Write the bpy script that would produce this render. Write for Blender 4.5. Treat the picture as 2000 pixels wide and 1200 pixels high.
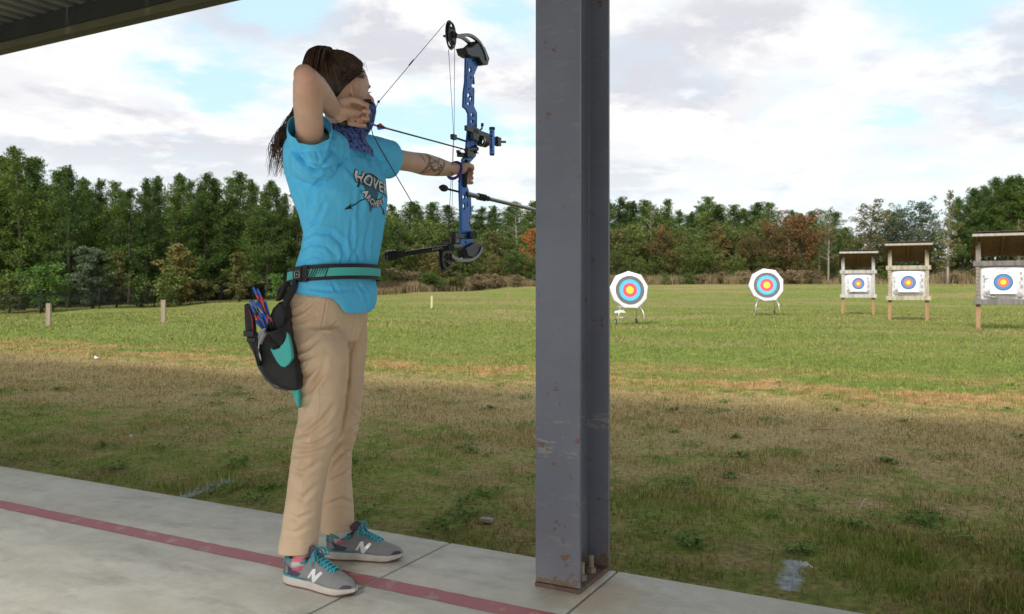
import bpy, bmesh, math, random
import numpy as np
from mathutils import Vector, Matrix
from mathutils.bvhtree import BVHTree
random.seed(7); rng = np.random.default_rng(7)
for o in list(bpy.data.objects): bpy.data.objects.remove(o)
SC = bpy.context.scene; COL = SC.collection

# ---------------------------------------------------------------- camera, sky, sun, exposure
FPX, CX, CY, EYE = 1600.0, 1000.0, 570.0, 0.92
cam = bpy.data.objects.new('camera', bpy.data.cameras.new('camera')); COL.objects.link(cam)
cam.location = (0, 0, EYE); cam.rotation_euler = (math.radians(90), 0, 0)
cam.data.sensor_width = 36; cam.data.lens = 36*FPX/2000; cam.data.shift_y = -0.015
cam.data.clip_end = 3000; cam.data.clip_start = 0.05
cam.data.dof.use_dof = True; cam.data.dof.focus_distance = 2.8; cam.data.dof.aperture_fstop = 7.0
SC.camera = cam

E2 = np.array([.882, -.471, 0.]); N2 = np.array([.471, .882, 0.])      # along the shelter / towards the targets
SUN_EL = math.radians(43); SUN_AZ_VEC = -N2                            # the sun stands behind the shelter
sunvec = Vector((SUN_AZ_VEC[0]*math.cos(SUN_EL), SUN_AZ_VEC[1]*math.cos(SUN_EL), math.sin(SUN_EL)))
sl = bpy.data.lights.new('sun', 'SUN'); sl.energy = 3.3; sl.angle = math.radians(17); sl.color = (1, .95, .87)
so = bpy.data.objects.new('sun', sl); COL.objects.link(so)
so.rotation_euler = sunvec.to_track_quat('Z', 'Y').to_euler(); so.location = (0, -5, 20)

W = bpy.data.worlds.new('World'); SC.world = W; W.use_nodes = True
nt = W.node_tree; nt.nodes.clear()
def N(tree, typ, **kw):
    n = tree.nodes.new(typ)
    for k, v in kw.items():
        if k.startswith('i_'):
            key = k[2:]; key = int(key) if key.isdigit() else key.replace('_', ' ')
            n.inputs[key].default_value = v
        else: setattr(n, k, v)
    return n
def LK(tree, a, b): tree.links.new(a, b)
def mathn(tree, op, a, b=None, c=None, clamp=False):
    n = tree.nodes.new('ShaderNodeMath'); n.operation = op; n.use_clamp = clamp
    for i, x in enumerate((a, b, c)):
        if x is None: continue
        if isinstance(x, (int, float)): n.inputs[i].default_value = x
        else: tree.links.new(x, n.inputs[i])
    return n.outputs[0]
def mixc(tree, fac, a, b, blend='MIX'):
    n = tree.nodes.new('ShaderNodeMix'); n.data_type = 'RGBA'; n.blend_type = blend
    for idx, x in ((0, fac), (6, a), (7, b)):
        if isinstance(x, (int, float)): n.inputs[idx].default_value = x
        elif isinstance(x, tuple): n.inputs[idx].default_value = x if len(x) == 4 else (*x, 1)
        else: tree.links.new(x, n.inputs[idx])
    return n.outputs[2]
def ramp(tree, fac, stops, interp='LINEAR'):
    n = tree.nodes.new('ShaderNodeValToRGB'); n.color_ramp.interpolation = interp
    el = n.color_ramp.elements
    while len(el) > 1: el.remove(el[-1])
    for i, (p, c) in enumerate(stops):
        e = el[0] if i == 0 else el.new(p)
        e.position = p
        if isinstance(c, (int, float)): c = (c, c, c)
        e.color = (*c[:3], 1)
    tree.links.new(fac, n.inputs[0])
    return n.outputs[0]
def noise(tree, vec, scale, detail=4, rough=.55, dist=0.0):
    n = tree.nodes.new('ShaderNodeTexNoise')
    n.inputs['Scale'].default_value = scale; n.inputs['Detail'].default_value = detail
    n.inputs['Roughness'].default_value = rough; n.inputs['Distortion'].default_value = dist
    if vec is not None: tree.links.new(vec, n.inputs['Vector'])
    return n.outputs[0]
def mapping(tree, vec, scale=(1, 1, 1), loc=(0, 0, 0), rot=(0, 0, 0)):
    n = tree.nodes.new('ShaderNodeMapping')
    n.inputs['Scale'].default_value = scale; n.inputs['Location'].default_value = loc; n.inputs['Rotation'].default_value = rot
    tree.links.new(vec, n.inputs['Vector'])
    return n.outputs[0]

SKY_S = 0.10
tc = N(nt, 'ShaderNodeTexCoord')
sky = N(nt, 'ShaderNodeTexSky', sky_type='NISHITA', sun_disc=False)
sky.sun_elevation = SUN_EL; sky.sun_rotation = math.atan2(SUN_AZ_VEC[0], SUN_AZ_VEC[1])
sep = N(nt, 'ShaderNodeSeparateXYZ'); LK(nt, tc.outputs['Generated'], sep.inputs[0])
zz = mathn(nt, 'ADD', mathn(nt, 'MAXIMUM', sep.outputs[2], 0.0), 0.16)
cmb = N(nt, 'ShaderNodeCombineXYZ')
LK(nt, mathn(nt, 'DIVIDE', sep.outputs[0], zz), cmb.inputs[0]); LK(nt, mathn(nt, 'DIVIDE', sep.outputs[1], zz), cmb.inputs[1])
cv = mapping(nt, cmb.outputs[0], scale=(1, 1, 1), loc=(3.1, 1.7, 0.4))
cover = noise(nt, cv, 0.95, 7, .56, .25)
thick = noise(nt, mapping(nt, cmb.outputs[0], loc=(8.2, 2.3, 4.0)), 1.25, 6, .55, .3)
puff = noise(nt, cv, 3.6, 6, .6, .2)
# clearer openings in the cloud deck, up-left and in the middle
dirn = N(nt, 'ShaderNodeVectorMath', operation='NORMALIZE'); LK(nt, tc.outputs['Generated'], dirn.inputs[0])
for (uu, vv, wd, am) in ((350, 120, .004, .06), (470, 175, .002, .06), (560, 10, .003, .10), (985, 30, .0035, .15), (850, 340, .006, .08), (1500, -420, .05, .10), (-900, -200, .05, .10)):
    q = V_ = ((uu-CX)/FPX, 1.0, (CY-vv)/FPX); L_ = math.sqrt(sum(a*a for a in q)); q = tuple(a/L_ for a in q)
    dt = N(nt, 'ShaderNodeVectorMath', operation='DOT_PRODUCT'); LK(nt, dirn.outputs[0], dt.inputs[0]); dt.inputs[1].default_value = q
    k = mathn(nt, 'SUBTRACT', 1.0, mathn(nt, 'DIVIDE', mathn(nt, 'SUBTRACT', 1.0, dt.outputs['Value']), wd), clamp=True)
    cover = mathn(nt, 'SUBTRACT', cover, mathn(nt, 'MULTIPLY', k, am))
mask = ramp(nt, cover, [(.365, 0), (.43, .8), (.485, 1)], 'EASE')
cc = ramp(nt, thick, [(.36, (.68, .675, .675)), (.48, (.60, .60, .615)), (.60, (.47, .475, .515))], 'EASE')
cc = mixc(nt, mathn(nt, 'MULTIPLY', ramp(nt, puff, [(.47, 0), (.60, 1)]), .75), cc, (.72, .71, .70))
blue = mixc(nt, .72, sky.outputs[0], (5.0, 7.0, 7.9))
cc10 = mixc(nt, 1.0, cc, (10, 10, 10), 'MULTIPLY')
fin = mixc(nt, mask, blue, cc10)
# pale band of clearer air low over the wood
lowb = ramp(nt, sep.outputs[2], [(.0, .55), (.10, .45), (.2, 0)], 'EASE')
fin = mixc(nt, lowb, fin, (6.2, 6.9, 7.1))
bg = N(nt, 'ShaderNodeBackground'); bg.inputs[1].default_value = SKY_S
LK(nt, fin, bg.inputs[0]); wo = N(nt, 'ShaderNodeOutputWorld'); LK(nt, bg.outputs[0], wo.inputs[0])
SC.view_settings.view_transform = 'Standard'; SC.view_settings.look = 'None'
SC.view_settings.exposure = 0.65; SC.view_settings.gamma = 1; SC.view_settings.use_curve_mapping = False
SC.render.engine = 'CYCLES'

# ---------------------------------------------------------------- helpers
def vnoise(p, seed=0):
    """smooth 3-D value noise in [-1,1]; p (n,3)"""
    p = np.asarray(p, float); i = np.floor(p).astype(np.int64); f = p-i; u = f*f*(3-2*f)
    def h(a, b, c):
        n = (a*374761393+b*668265263+c*2147483647+seed*1274126177) & 0xffffffff
        n = ((n ^ (n >> 13))*1274126177) & 0xffffffff
        n = (n ^ (n >> 16)) & 0xffff
        return n/32767.5-1
    r = 0
    for dx in (0, 1):
        for dy in (0, 1):
            for dz in (0, 1):
                w = (u[:, 0] if dx else 1-u[:, 0])*(u[:, 1] if dy else 1-u[:, 1])*(u[:, 2] if dz else 1-u[:, 2])
                r = r+w*h(i[:, 0]+dx, i[:, 1]+dy, i[:, 2]+dz)
    return r
def V(*a): return np.array(a if len(a) > 1 else a[0], float)
def unit(a): a = np.asarray(a, float); return a/(np.linalg.norm(a)+1e-12)
def at(u, v, Z): return V((u-CX)/FPX*Z, Z, EYE+(CY-v)/FPX*Z)

def frame_of(dirv, up=(0, 0, 1)):
    t = unit(dirv); up = V(*up)
    if abs(t @ up) > .97: up = V(1, 0, 0)
    a = unit(np.cross(up, t)); b = np.cross(t, a)
    return t, a, b

class MB:
    def __init__(s): s.v = []; s.f = []; s.m = []; s.cur = 0
    def add(s, vs, fs):
        o = len(s.v); s.v.extend([tuple(map(float, p)) for p in vs])
        for q in fs: s.f.append(tuple(o+i for i in q)); s.m.append(s.cur)
        return s
    def box(s, c, size, ax=None):
        c = V(*c); h = V(*size)/2
        ax = np.eye(3) if ax is None else np.array(ax, float)
        vs = [c+sx*h[0]*ax[0]+sy*h[1]*ax[1]+sz*h[2]*ax[2] for sz in (-1, 1) for sy in (-1, 1) for sx in (-1, 1)]
        return s.add(vs, [(0, 2, 3, 1), (4, 5, 7, 6), (0, 1, 5, 4), (2, 6, 7, 3), (0, 4, 6, 2), (1, 3, 7, 5)])
    def rings(s, rs, closed=True, caps=True):
        n = len(rs[0]); o = len(s.v)
        vs = [p for r in rs for p in r]; fs = []
        for i in range(len(rs)-1):
            for j in range(n if closed else n-1):
                k = (j+1) % n
                fs.append((i*n+j, i*n+k, (i+1)*n+k, (i+1)*n+j))
        if caps and closed:
            fs.append(tuple(range(n-1, -1, -1))); fs.append(tuple((len(rs)-1)*n+j for j in range(n)))
        return s.add(vs, fs)
    def tube(s, path, rad, n=8, caps=True, up=(0, 0, 1), flat=None, roundcap=False):
        P = [V(*p) for p in path]; m = len(P)
        if isinstance(rad, (int, float)): rad = [rad]*m
        rs = []; a = None
        for i in range(m):
            t = unit(P[min(i+1, m-1)]-P[max(i-1, 0)])
            if a is None: _, a, b = frame_of(t, up)
            else:
                a = unit(a-(a @ t)*t); b = np.cross(t, a)
            ra = rad[i] if np.isscalar(rad[i]) else rad[i][0]; rb = rad[i] if np.isscalar(rad[i]) else rad[i][1]
            rs.append([P[i]+a*ra*math.cos(2*math.pi*k/n)+b*rb*math.sin(2*math.pi*k/n) for k in range(n)])
        if roundcap:
            def capr(i, sg):
                t = unit(P[min(i+1, m-1)]-P[max(i-1, 0)])*sg; c = P[i]; r0 = rad[i] if np.isscalar(rad[i]) else min(rad[i])
                out = []
                for ph in (35, 65, 82):
                    q = math.radians(ph)
                    out.append([c+(V(*p)-c)*math.cos(q)+t*r0*math.sin(q) for p in rs[i]])
                return out
            rs = capr(0, -1)[::-1]+rs+capr(m-1, 1)
        return s.rings(rs, True, caps)
    def ell(s, c, rx, ry, rz, ax=None, nu=20, nv=12):
        c = V(*c); ax = np.eye(3) if ax is None else np.array(ax, float); rs = []
        for i in range(nv+1):
            th = math.pi*(i/nv)*.998+.003
            rs.append([c+ax[0]*rx*math.sin(th)*math.cos(2*math.pi*j/nu)+ax[1]*ry*math.sin(th)*math.sin(2*math.pi*j/nu)-ax[2]*rz*math.cos(th) for j in range(nu)])
        return s.rings(rs)
    def prism(s, poly, n0, n1):
        """poly: list of 3-D points, extruded from +n0 to +n1 (vectors)"""
        m = len(poly); a = [V(*p)+n0 for p in poly]; b = [V(*p)+n1 for p in poly]
        fs = [tuple(range(m-1, -1, -1)), tuple(m+i for i in range(m))]
        fs += [(i, (i+1) % m, m+(i+1) % m, m+i) for i in range(m)]
        return s.add(a+b, fs)
    def build(s, name, mat=None, parent=None, smooth=True, autos=None, local=False, bev=0, **tags):
        off = V(0, 0, 0)
        p = parent
        while p is not None and not local: off = off+V(*p.location); p = p.parent
        me = bpy.data.meshes.new(name)
        vs = np.array(s.v, float)-off if len(s.v) else np.zeros((0, 3))
        me.from_pydata(vs.tolist(), [], s.f)
        mats = mat if isinstance(mat, (list, tuple)) else [mat]
        for m in mats:
            if m: me.materials.append(m)
        if len(mats) > 1: me.polygons.foreach_set('material_index', s.m)
        bm = bmesh.new(); bm.from_mesh(me); bmesh.ops.recalc_face_normals(bm, faces=bm.faces)
        if bev:
            bmesh.ops.remove_doubles(bm, verts=bm.verts, dist=1e-5)
            es = [e for e in bm.edges if e.is_manifold and e.calc_face_angle(0) > .5]
            bmesh.ops.bevel(bm, geom=es, offset=bev, segments=2, affect='EDGES', profile=.6)
        bm.to_mesh(me); bm.free()
        if smooth: me.shade_smooth()
        if autos or smooth == 'auto': me.set_sharp_from_angle(angle=math.radians(autos or 40))
        o = bpy.data.objects.new(name, me); COL.objects.link(o)
        if parent is not None: o.parent = parent
        for k, vv in tags.items(): o[k] = vv
        return o
def empty(name, loc, label=None, cat=None, group=None, parent=None):
    o = bpy.data.objects.new(name, None); COL.objects.link(o); o.location = tuple(map(float, loc)); o.empty_display_size = .1
    return tag(o, label, cat, group)
def tag(o, label=None, cat=None, group=None, kind=None):
    if label: o['label'] = label
    if cat: o['category'] = cat
    if group: o['group'] = group
    if kind: o['kind'] = kind
    return o
def copy_tree(o, parent=None, loc=None, rz=None, sc=None, label=None, group=None):
    c = o.copy(); COL.objects.link(c)
    if parent is not None: c.parent = parent
    if loc is not None: c.location = tuple(map(float, loc))
    if rz is not None: c.rotation_euler = (0, 0, rz)
    if sc is not None: c.scale = sc if isinstance(sc, tuple) else (sc, sc, sc)
    if label: c['label'] = label
    if group: c['group'] = group
    for ch in list(o.children): copy_tree(ch, c)
    return c
def raw_mesh(name, vs, tris, mat, per=3):
    me = bpy.data.meshes.new(name); vs = np.asarray(vs, np.float32); tris = np.asarray(tris, np.int32)
    nf = len(tris); k = tris.shape[1]
    me.vertices.add(len(vs)); me.vertices.foreach_set('co', vs.ravel())
    me.loops.add(nf*k); me.loops.foreach_set('vertex_index', tris.ravel())
    me.polygons.add(nf); me.polygons.foreach_set('loop_start', np.arange(0, nf*k, k, dtype=np.int32))
    me.update(calc_edges=True); me.validate()
    if mat: me.materials.append(mat)
    return me
def voxel_mesh(mb, size, smooth=4, fac=.5):
    me = bpy.data.meshes.new('tmp'); me.from_pydata(mb.v, [], mb.f)
    bm = bmesh.new(); bm.from_mesh(me); bmesh.ops.recalc_face_normals(bm, faces=bm.faces); bm.to_mesh(me); bm.free()
    o = bpy.data.objects.new('tmp', me); COL.objects.link(o)
    r = o.modifiers.new('r', 'REMESH'); r.mode = 'VOXEL'; r.voxel_size = size; r.use_smooth_shade = True
    if smooth:
        s = o.modifiers.new('s', 'SMOOTH'); s.factor = fac; s.iterations = smooth
    dg = bpy.context.evaluated_depsgraph_get(); dg.update()
    out = bpy.data.meshes.new_from_object(o.evaluated_get(dg))
    bpy.data.objects.remove(o); bpy.data.meshes.remove(me)
    return out
def co_of(me):
    a = np.empty(len(me.vertices)*3, np.float32); me.vertices.foreach_get('co', a); return a.reshape(-1, 3).astype(float)
def no_of(me):
    a = np.empty(len(me.vertices)*3, np.float32); me.vertices.foreach_get('normal', a); return a.reshape(-1, 3).astype(float)
def set_co(me, a): me.vertices.foreach_set('co', np.asarray(a, np.float32).ravel()); me.update()
def link_mesh(me, name, mat, parent, smooth=True, **tags):
    off = V(0, 0, 0); p = parent
    while p is not None: off = off+V(*p.location); p = p.parent
    set_co(me, co_of(me)-off)
    me.name = name; me.materials.clear()
    for m in (mat if isinstance(mat, (list, tuple)) else [mat]): me.materials.append(m)
    if smooth: me.shade_smooth()
    o = bpy.data.objects.new(name, me); COL.objects.link(o); o.parent = parent
    for k, vv in tags.items(): o[k] = vv
    return o
def cut(me, co, no):
    """remove what lies on the +no side"""
    bm = bmesh.new(); bm.from_mesh(me)
    bmesh.ops.bisect_plane(bm, geom=bm.verts[:]+bm.edges[:]+bm.faces[:], plane_co=tuple(co), plane_no=tuple(no), clear_outer=True)
    bm.to_mesh(me); bm.free(); return me
def cut_near(me, co, no, rad):
    bm = bmesh.new(); bm.from_mesh(me); c = Vector(co)
    fs = [f for f in bm.faces if (f.calc_center_median()-c).length < rad]
    es = {e for f in fs for e in f.edges}; vs = {v for f in fs for v in f.verts}
    bmesh.ops.bisect_plane(bm, geom=list(vs)+list(es)+fs, plane_co=tuple(co), plane_no=tuple(no), clear_outer=False)
    n = Vector(no).normalized()
    kill = [f for f in bm.faces if (f.calc_center_median()-c).length < rad and (f.calc_center_median()-c).dot(n) > 0]
    bmesh.ops.delete(bm, geom=kill, context='FACES')
    bm.to_mesh(me); bm.free(); return me
def shape2d(outline, holes, origin, ax, ay, an, thick, bevel=.0015, smoothspl=False):
    """flat plate with real cut-outs: 2-D outline (in ax, ay) extruded along an; returns an MB-like vertex/face list"""
    cu = bpy.data.curves.new('t', 'CURVE'); cu.dimensions = '2D'; cu.fill_mode = 'BOTH'
    cu.extrude = max(thick/2-bevel, 1e-4); cu.bevel_depth = bevel; cu.bevel_resolution = 1
    for poly in [outline]+list(holes):
        sp = cu.splines.new('POLY'); sp.points.add(len(poly)-1); sp.use_cyclic_u = True
        for i, p in enumerate(poly): sp.points[i].co = (p[0], p[1], 0, 1)
    o = bpy.data.objects.new('t', cu); COL.objects.link(o)
    dg = bpy.context.evaluated_depsgraph_get(); dg.update()
    me = bpy.data.meshes.new_from_object(o.evaluated_get(dg))
    c = co_of(me); fs = [tuple(p.vertices) for p in me.polygons]
    bpy.data.objects.remove(o); bpy.data.meshes.remove(me); bpy.data.curves.remove(cu)
    vs = V(*origin)+c[:, :1]*V(*ax)+c[:, 1:2]*V(*ay)+c[:, 2:3]*V(*an)
    return vs.tolist(), fs
def text2d(body, size, extrude=.0006, shear=0, space=1.0, offset=0.0):
    cu = bpy.data.curves.new('t', 'FONT'); cu.body = body; cu.size = size; cu.extrude = extrude; cu.align_x = 'CENTER'; cu.align_y = 'CENTER'
    cu.shear = shear; cu.space_character = space; cu.offset = offset; cu.resolution_u = 3
    o = bpy.data.objects.new('t', cu); COL.objects.link(o)
    dg = bpy.context.evaluated_depsgraph_get(); dg.update()
    me = bpy.data.meshes.new_from_object(o.evaluated_get(dg))
    c = co_of(me); fs = [tuple(p.vertices) for p in me.polygons]
    bpy.data.objects.remove(o); bpy.data.meshes.remove(me); bpy.data.curves.remove(cu)
    return c, fs

# ---------------------------------------------------------------- materials
def pmat(name, col, rough=.6, metal=0, col2=None, nscale=8, nfac=1.0, bump=0, bscale=200, spec=.5, sss=0, stretch=(1, 1, 1), coat=0, detail=4):
    m = bpy.data.materials.new(name); m.use_nodes = True; t = m.node_tree; b = t.nodes['Principled BSDF']
    b.inputs['Roughness'].default_value = rough; b.inputs['Metallic'].default_value = metal
    b.inputs['Specular IOR Level'].default_value = spec
    if coat: b.inputs['Coat Weight'].default_value = coat
    if sss:
        b.inputs['Subsurface Weight'].default_value = sss; b.inputs['Subsurface Radius'].default_value = (.012, .005, .003); b.inputs['Subsurface Scale'].default_value = 1
    tcn = N(t, 'ShaderNodeTexCoord'); vec = mapping(t, tcn.outputs['Object'], stretch)
    if col2 is None: col2 = tuple(c*.8 for c in col)
    n = noise(t, vec, nscale, detail)
    r = ramp(t, n, [(.5-.22/nfac, col2), (.5+.22/nfac, col)])
    LK(t, r, b.inputs['Base Color'])
    rr = mathn(t, 'ADD', mathn(t, 'MULTIPLY', n, .2), rough-.1, clamp=True); LK(t, rr, b.inputs['Roughness'])
    if bump:
        bn = N(t, 'ShaderNodeBump'); bn.inputs['Strength'].default_value = min(1, bump); bn.inputs['Distance'].default_value = .002 if bscale > 60 else .01
        LK(t, noise(t, vec, bscale, 3), bn.inputs['Height']); LK(t, bn.outputs[0], b.inputs['Normal'])
    return m
# ---------------------------------------------------------------- terrain
CTRL = [(0, 700, None), ]
ctrl = []
for u, v, Z in [(0, 617, 48), (250, 603, 52), (470, 590, 58), (600, 584, 60), (740, 577, 62), (850, 570, 66), (1047, 560, 70), (1200, 557, 72), (1400, 556, 72),
                (1600, 556, 70), (1800, 556, 66), (2000, 557, 60), (1230, 632, 27.6), (1495, 617, 30), (1675, 614, 29), (1773, 627, 24.3), (1955, 645, 19.6),
                (95, 638, 21), (318, 629, 21.5), (843, 602, 38), (992, 587, 50), (-300, 640, 42), (2300, 556, 56)]:
    ctrl.append(at(u, v, Z))
for x, y in [(-2, 5), (2, 5), (6, 6), (-8, 9), (0, 9), (6, 10), (-6, 13), (0, 14), (8, 14), (-15, 15), (15, 14), (4, 18), (-4, 18), (-20, 5), (20, -10), (-20, -20), (0, -10)]:
    ctrl.append(V(x, y, -.05))
for x, y, z in [(-40, 90, -.2), (0, 100, 1.7), (40, 100, 1.7), (-100, 100, -.5), (100, 100, 2), (-60, 160, 0), (60, 160, 2)]: ctrl.append(V(x, y, z))
ctrl = np.array(ctrl)
def ground_raw(x, y):
    x = np.asarray(x, float); y = np.asarray(y, float)
    d2 = (x[..., None]-ctrl[:, 0])**2+(y[..., None]-ctrl[:, 1])**2
    w = 1/(d2+6)**2
    return (w*ctrl[:, 2]).sum(-1)/w.sum(-1)
def gz(x, y):
    x = np.atleast_1d(np.asarray(x, float)); y = np.atleast_1d(np.asarray(y, float))
    z = ground_raw(x, y)
    p = x*N2[0]+y*N2[1]
    near = np.clip((10-p)/7, 0, 1)
    z = z*(1-near)+(-.045)*near
    z = z+.012*vnoise(np.stack([x*.9, y*.9, x*0], -1), 3)*np.clip((p-2.9)/2, 0, 1)
    return z
def g1(x, y): return float(gz(x, y)[0])

def grass_group():
    g = bpy.data.node_groups.new('lawn_colour', 'ShaderNodeTree')
    g.interface.new_socket('Color', in_out='OUTPUT', socket_type='NodeSocketColor')
    out = g.nodes.new('NodeGroupOutput')
    geo = N(g, 'ShaderNodeNewGeometry'); pos = geo.outputs['Position']
    rot = mapping(g, pos, rot=(0, 0, math.atan2(.471, .882)))            # x along the shelter, y towards the targets
    sp = N(g, 'ShaderNodeSeparateXYZ'); LK(g, rot, sp.inputs[0]); p = sp.outputs[1]
    big = noise(g, mapping(g, rot, (.10, .45, 1)), 1.0, 4, .6)           # long streaks
    mid = noise(g, rot, .9, 5, .65); fine = noise(g, rot, 6, 5, .7); pat = noise(g, rot, 2.6, 5, .7, .6); vf = noise(g, rot, 45, 2, .6)
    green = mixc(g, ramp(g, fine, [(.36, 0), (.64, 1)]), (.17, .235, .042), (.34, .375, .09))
    green = mixc(g, ramp(g, mathn(g, 'DIVIDE', p, 40.0), [(.10, 0), (.22, 1)]), green, mixc(g, 1.0, green, (.56, .59, .58), 'MULTIPLY'))  # light balance painted in: shaded near green kept lighter, sunlit far green darkened
    tan = mixc(g, ramp(g, vf, [(.35, 0), (.65, 1)]), (.37, .255, .125), (.52, .38, .20))
    red = mixc(g, ramp(g, fine, [(.35, 0), (.65, 1)]), (.30, .15, .07), (.45, .26, .14))
    soil = mixc(g, ramp(g, vf, [(.35, 0), (.65, 1)]), (.17, .11, .065), (.31, .215, .135))
    # how dry the sward is at each distance from the shelter (with uneven edges)
    pj = mathn(g, 'ADD', p, mathn(g, 'MULTIPLY', mathn(g, 'SUBTRACT', mid, .5), 2.2))
    pn = mathn(g, 'DIVIDE', pj, 40.0)
    dry = ramp(g, pn, [(.065, .43), (.095, .46), (.125, .58), (.175, .66), (.20, .46), (.24, .36), (.5, .33), (1.0, .36)])
    dm = mathn(g, 'ADD', mathn(g, 'ADD', mathn(g, 'MULTIPLY', fine, .38), mathn(g, 'MULTIPLY', mid, .32)), mathn(g, 'MULTIPLY', pat, .42)); dm = mathn(g, 'SUBTRACT', dm, .06)
    isdry = mathn(g, 'MULTIPLY', mathn(g, 'SUBTRACT', mathn(g, 'ADD', dm, dry), .925), 6.5, clamp=True)
    isdry = mathn(g, 'MULTIPLY', isdry, .85)
    c = mixc(g, isdry, green, tan)
    # reddish worn band some eight metres out, and thin ones farther off
    rb = ramp(g, pn, [(.185, 0), (.212, .9), (.245, .8), (.275, .05), (.40, 0)])
    rm = mathn(g, 'MULTIPLY', rb, ramp(g, mathn(g, 'ADD', mathn(g, 'MULTIPLY', big, .6), mathn(g, 'MULTIPLY', mid, .4)), [(.44, 0), (.52, 1)])); rm = mathn(g, 'MULTIPLY', rm, ramp(g, pat, [(.40, .15), (.55, 1)]))
    c = mixc(g, mathn(g, 'MULTIPLY', rm, .9), c, red)
    fb = ramp(g, mathn(g, 'DIVIDE', p, 100.0), [(.1, 0), (.2, .6), (.5, .7), (.62, .95), (.7, .6)])
    fm = mathn(g, 'MULTIPLY', fb, ramp(g, mathn(g, 'ADD', mathn(g, 'MULTIPLY', big, .7), mathn(g, 'MULTIPLY', mid, .3)), [(.46, 0), (.60, 1)]))
    c = mixc(g, fm, c, (.27, .20, .10))
    # bare soil close to the slab
    sb = ramp(g, pn, [(.062, .8), (.072, .5), (.10, .25), (.125, .10), (.16, 0)])
    sm = mathn(g, 'MULTIPLY', sb, ramp(g, mathn(g, 'ADD', mathn(g, 'MULTIPLY', mid, .5), mathn(g, 'MULTIPLY', fine, .5)), [(.40, 0), (.56, 1)]))
    c = mixc(g, sm, c, soil)
    # scuffed bare patches at the foot of the stands and in the lawn
    for (px, pz, Z, rx, ry) in [(1675, 618, 28.6, 1.3, .5), (1773, 631, 24.0, 1.2, .45), (1955, 649, 19.2, 1.2, .35), (890, 630, 24, 1.0, .5), (95, 638, 21, .45, .3), (318, 629, 21.5, .5, .3)]:
        q = at(px, pz, Z)
        off = N(g, 'ShaderNodeVectorMath', operation='SUBTRACT'); LK(g, pos, off.inputs[0]); off.inputs[1].default_value = tuple(q)
        mm = mapping(g, off.outputs[0], (1/rx, 1/ry, 0)); ln = N(g, 'ShaderNodeVectorMath', operation='LENGTH'); LK(g, mm, ln.inputs[0])
        k = mathn(g, 'ADD', ln.outputs['Value'], mathn(g, 'MULTIPLY', fine, 1.1))
        c = mixc(g, ramp(g, k, [(.75, .85), (1.35, 0)]), c, (.36, .26, .17))
    # pale blue marker paint sprayed on the grass
    for (a, b, w) in [((345, 974), (455, 937), .035), ((1535, 1150), (1556, 1092), .045)]:
        A = at(a[0], a[1], FPX*(EYE+.04)/(a[1]-CY)); Bq = at(b[0], b[1], FPX*(EYE+.04)/(b[1]-CY)); d = Bq-A; L = np.linalg.norm(d[:2]); d = d/L
        off = N(g, 'ShaderNodeVectorMath', operation='SUBTRACT'); LK(g, pos, off.inputs[0]); off.inputs[1].default_value = tuple(A)
        s1 = N(g, 'ShaderNodeSeparateXYZ'); LK(g, off.outputs[0], s1.inputs[0])
        tt = mathn(g, 'ADD', mathn(g, 'MULTIPLY', s1.outputs[0], float(d[0])), mathn(g, 'MULTIPLY', s1.outputs[1], float(d[1])))
        ww = mathn(g, 'ABSOLUTE', mathn(g, 'ADD', mathn(g, 'MULTIPLY', s1.outputs[0], float(-d[1])), mathn(g, 'MULTIPLY', s1.outputs[1], float(d[0]))))
        inside = mathn(g, 'MULTIPLY', mathn(g, 'GREATER_THAN', tt, 0), mathn(g, 'LESS_THAN', tt, float(L)))
        k = ramp(g, mathn(g, 'ADD', mathn(g, 'DIVIDE', ww, w), mathn(g, 'MULTIPLY', mathn(g, 'SUBTRACT', fine, .5), 2.5)), [(.4, .75), (1.1, 0)])
        c = mixc(g, mathn(g, 'MULTIPLY', inside, k), c, (.45, .53, .62))
    LK(g, c, out.inputs[0]); return g
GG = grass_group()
def lawn_mat(name, blade):
    m = bpy.data.materials.new(name); m.use_nodes = True; t = m.node_tree; b = t.nodes['Principled BSDF']
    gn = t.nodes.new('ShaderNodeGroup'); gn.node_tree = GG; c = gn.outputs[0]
    geo = N(t, 'ShaderNodeNewGeometry')
    if blade:
        r = geo.outputs['Random Per Island']
        c = mixc(t, 1.0, c, ramp(t, r, [(0, (.55, .6, .5)), (.5, (1, 1, .95)), (.85, (1.25, 1.25, 1.0)), (1, (1.7, 1.5, 1.2))]), 'MULTIPLY')
        b.inputs['Roughness'].default_value = .55; b.inputs['Specular IOR Level'].default_value = .25
    else:
        n = noise(t, geo.outputs['Position'], 30, 5, .75)
        c = mixc(t, 1.0, c, ramp(t, n, [(.3, (.45, .47, .42)), (.55, (1, 1, 1)), (.75, (1.35, 1.3, 1.2))]), 'MULTIPLY')
        bn = N(t, 'ShaderNodeBump'); bn.inputs['Strength'].default_value = .6; bn.inputs['Distance'].default_value = .03
        LK(t, n, bn.inputs['Height']); LK(t, bn.outputs[0], b.inputs['Normal'])
        b.inputs['Roughness'].default_value = .95; b.inputs['Specular IOR Level'].default_value = .1
    LK(t, c, b.inputs['Base Color']); return m
M_GROUND = lawn_mat('lawn', False); M_BLADE = lawn_mat('grass_blades', True)

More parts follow.
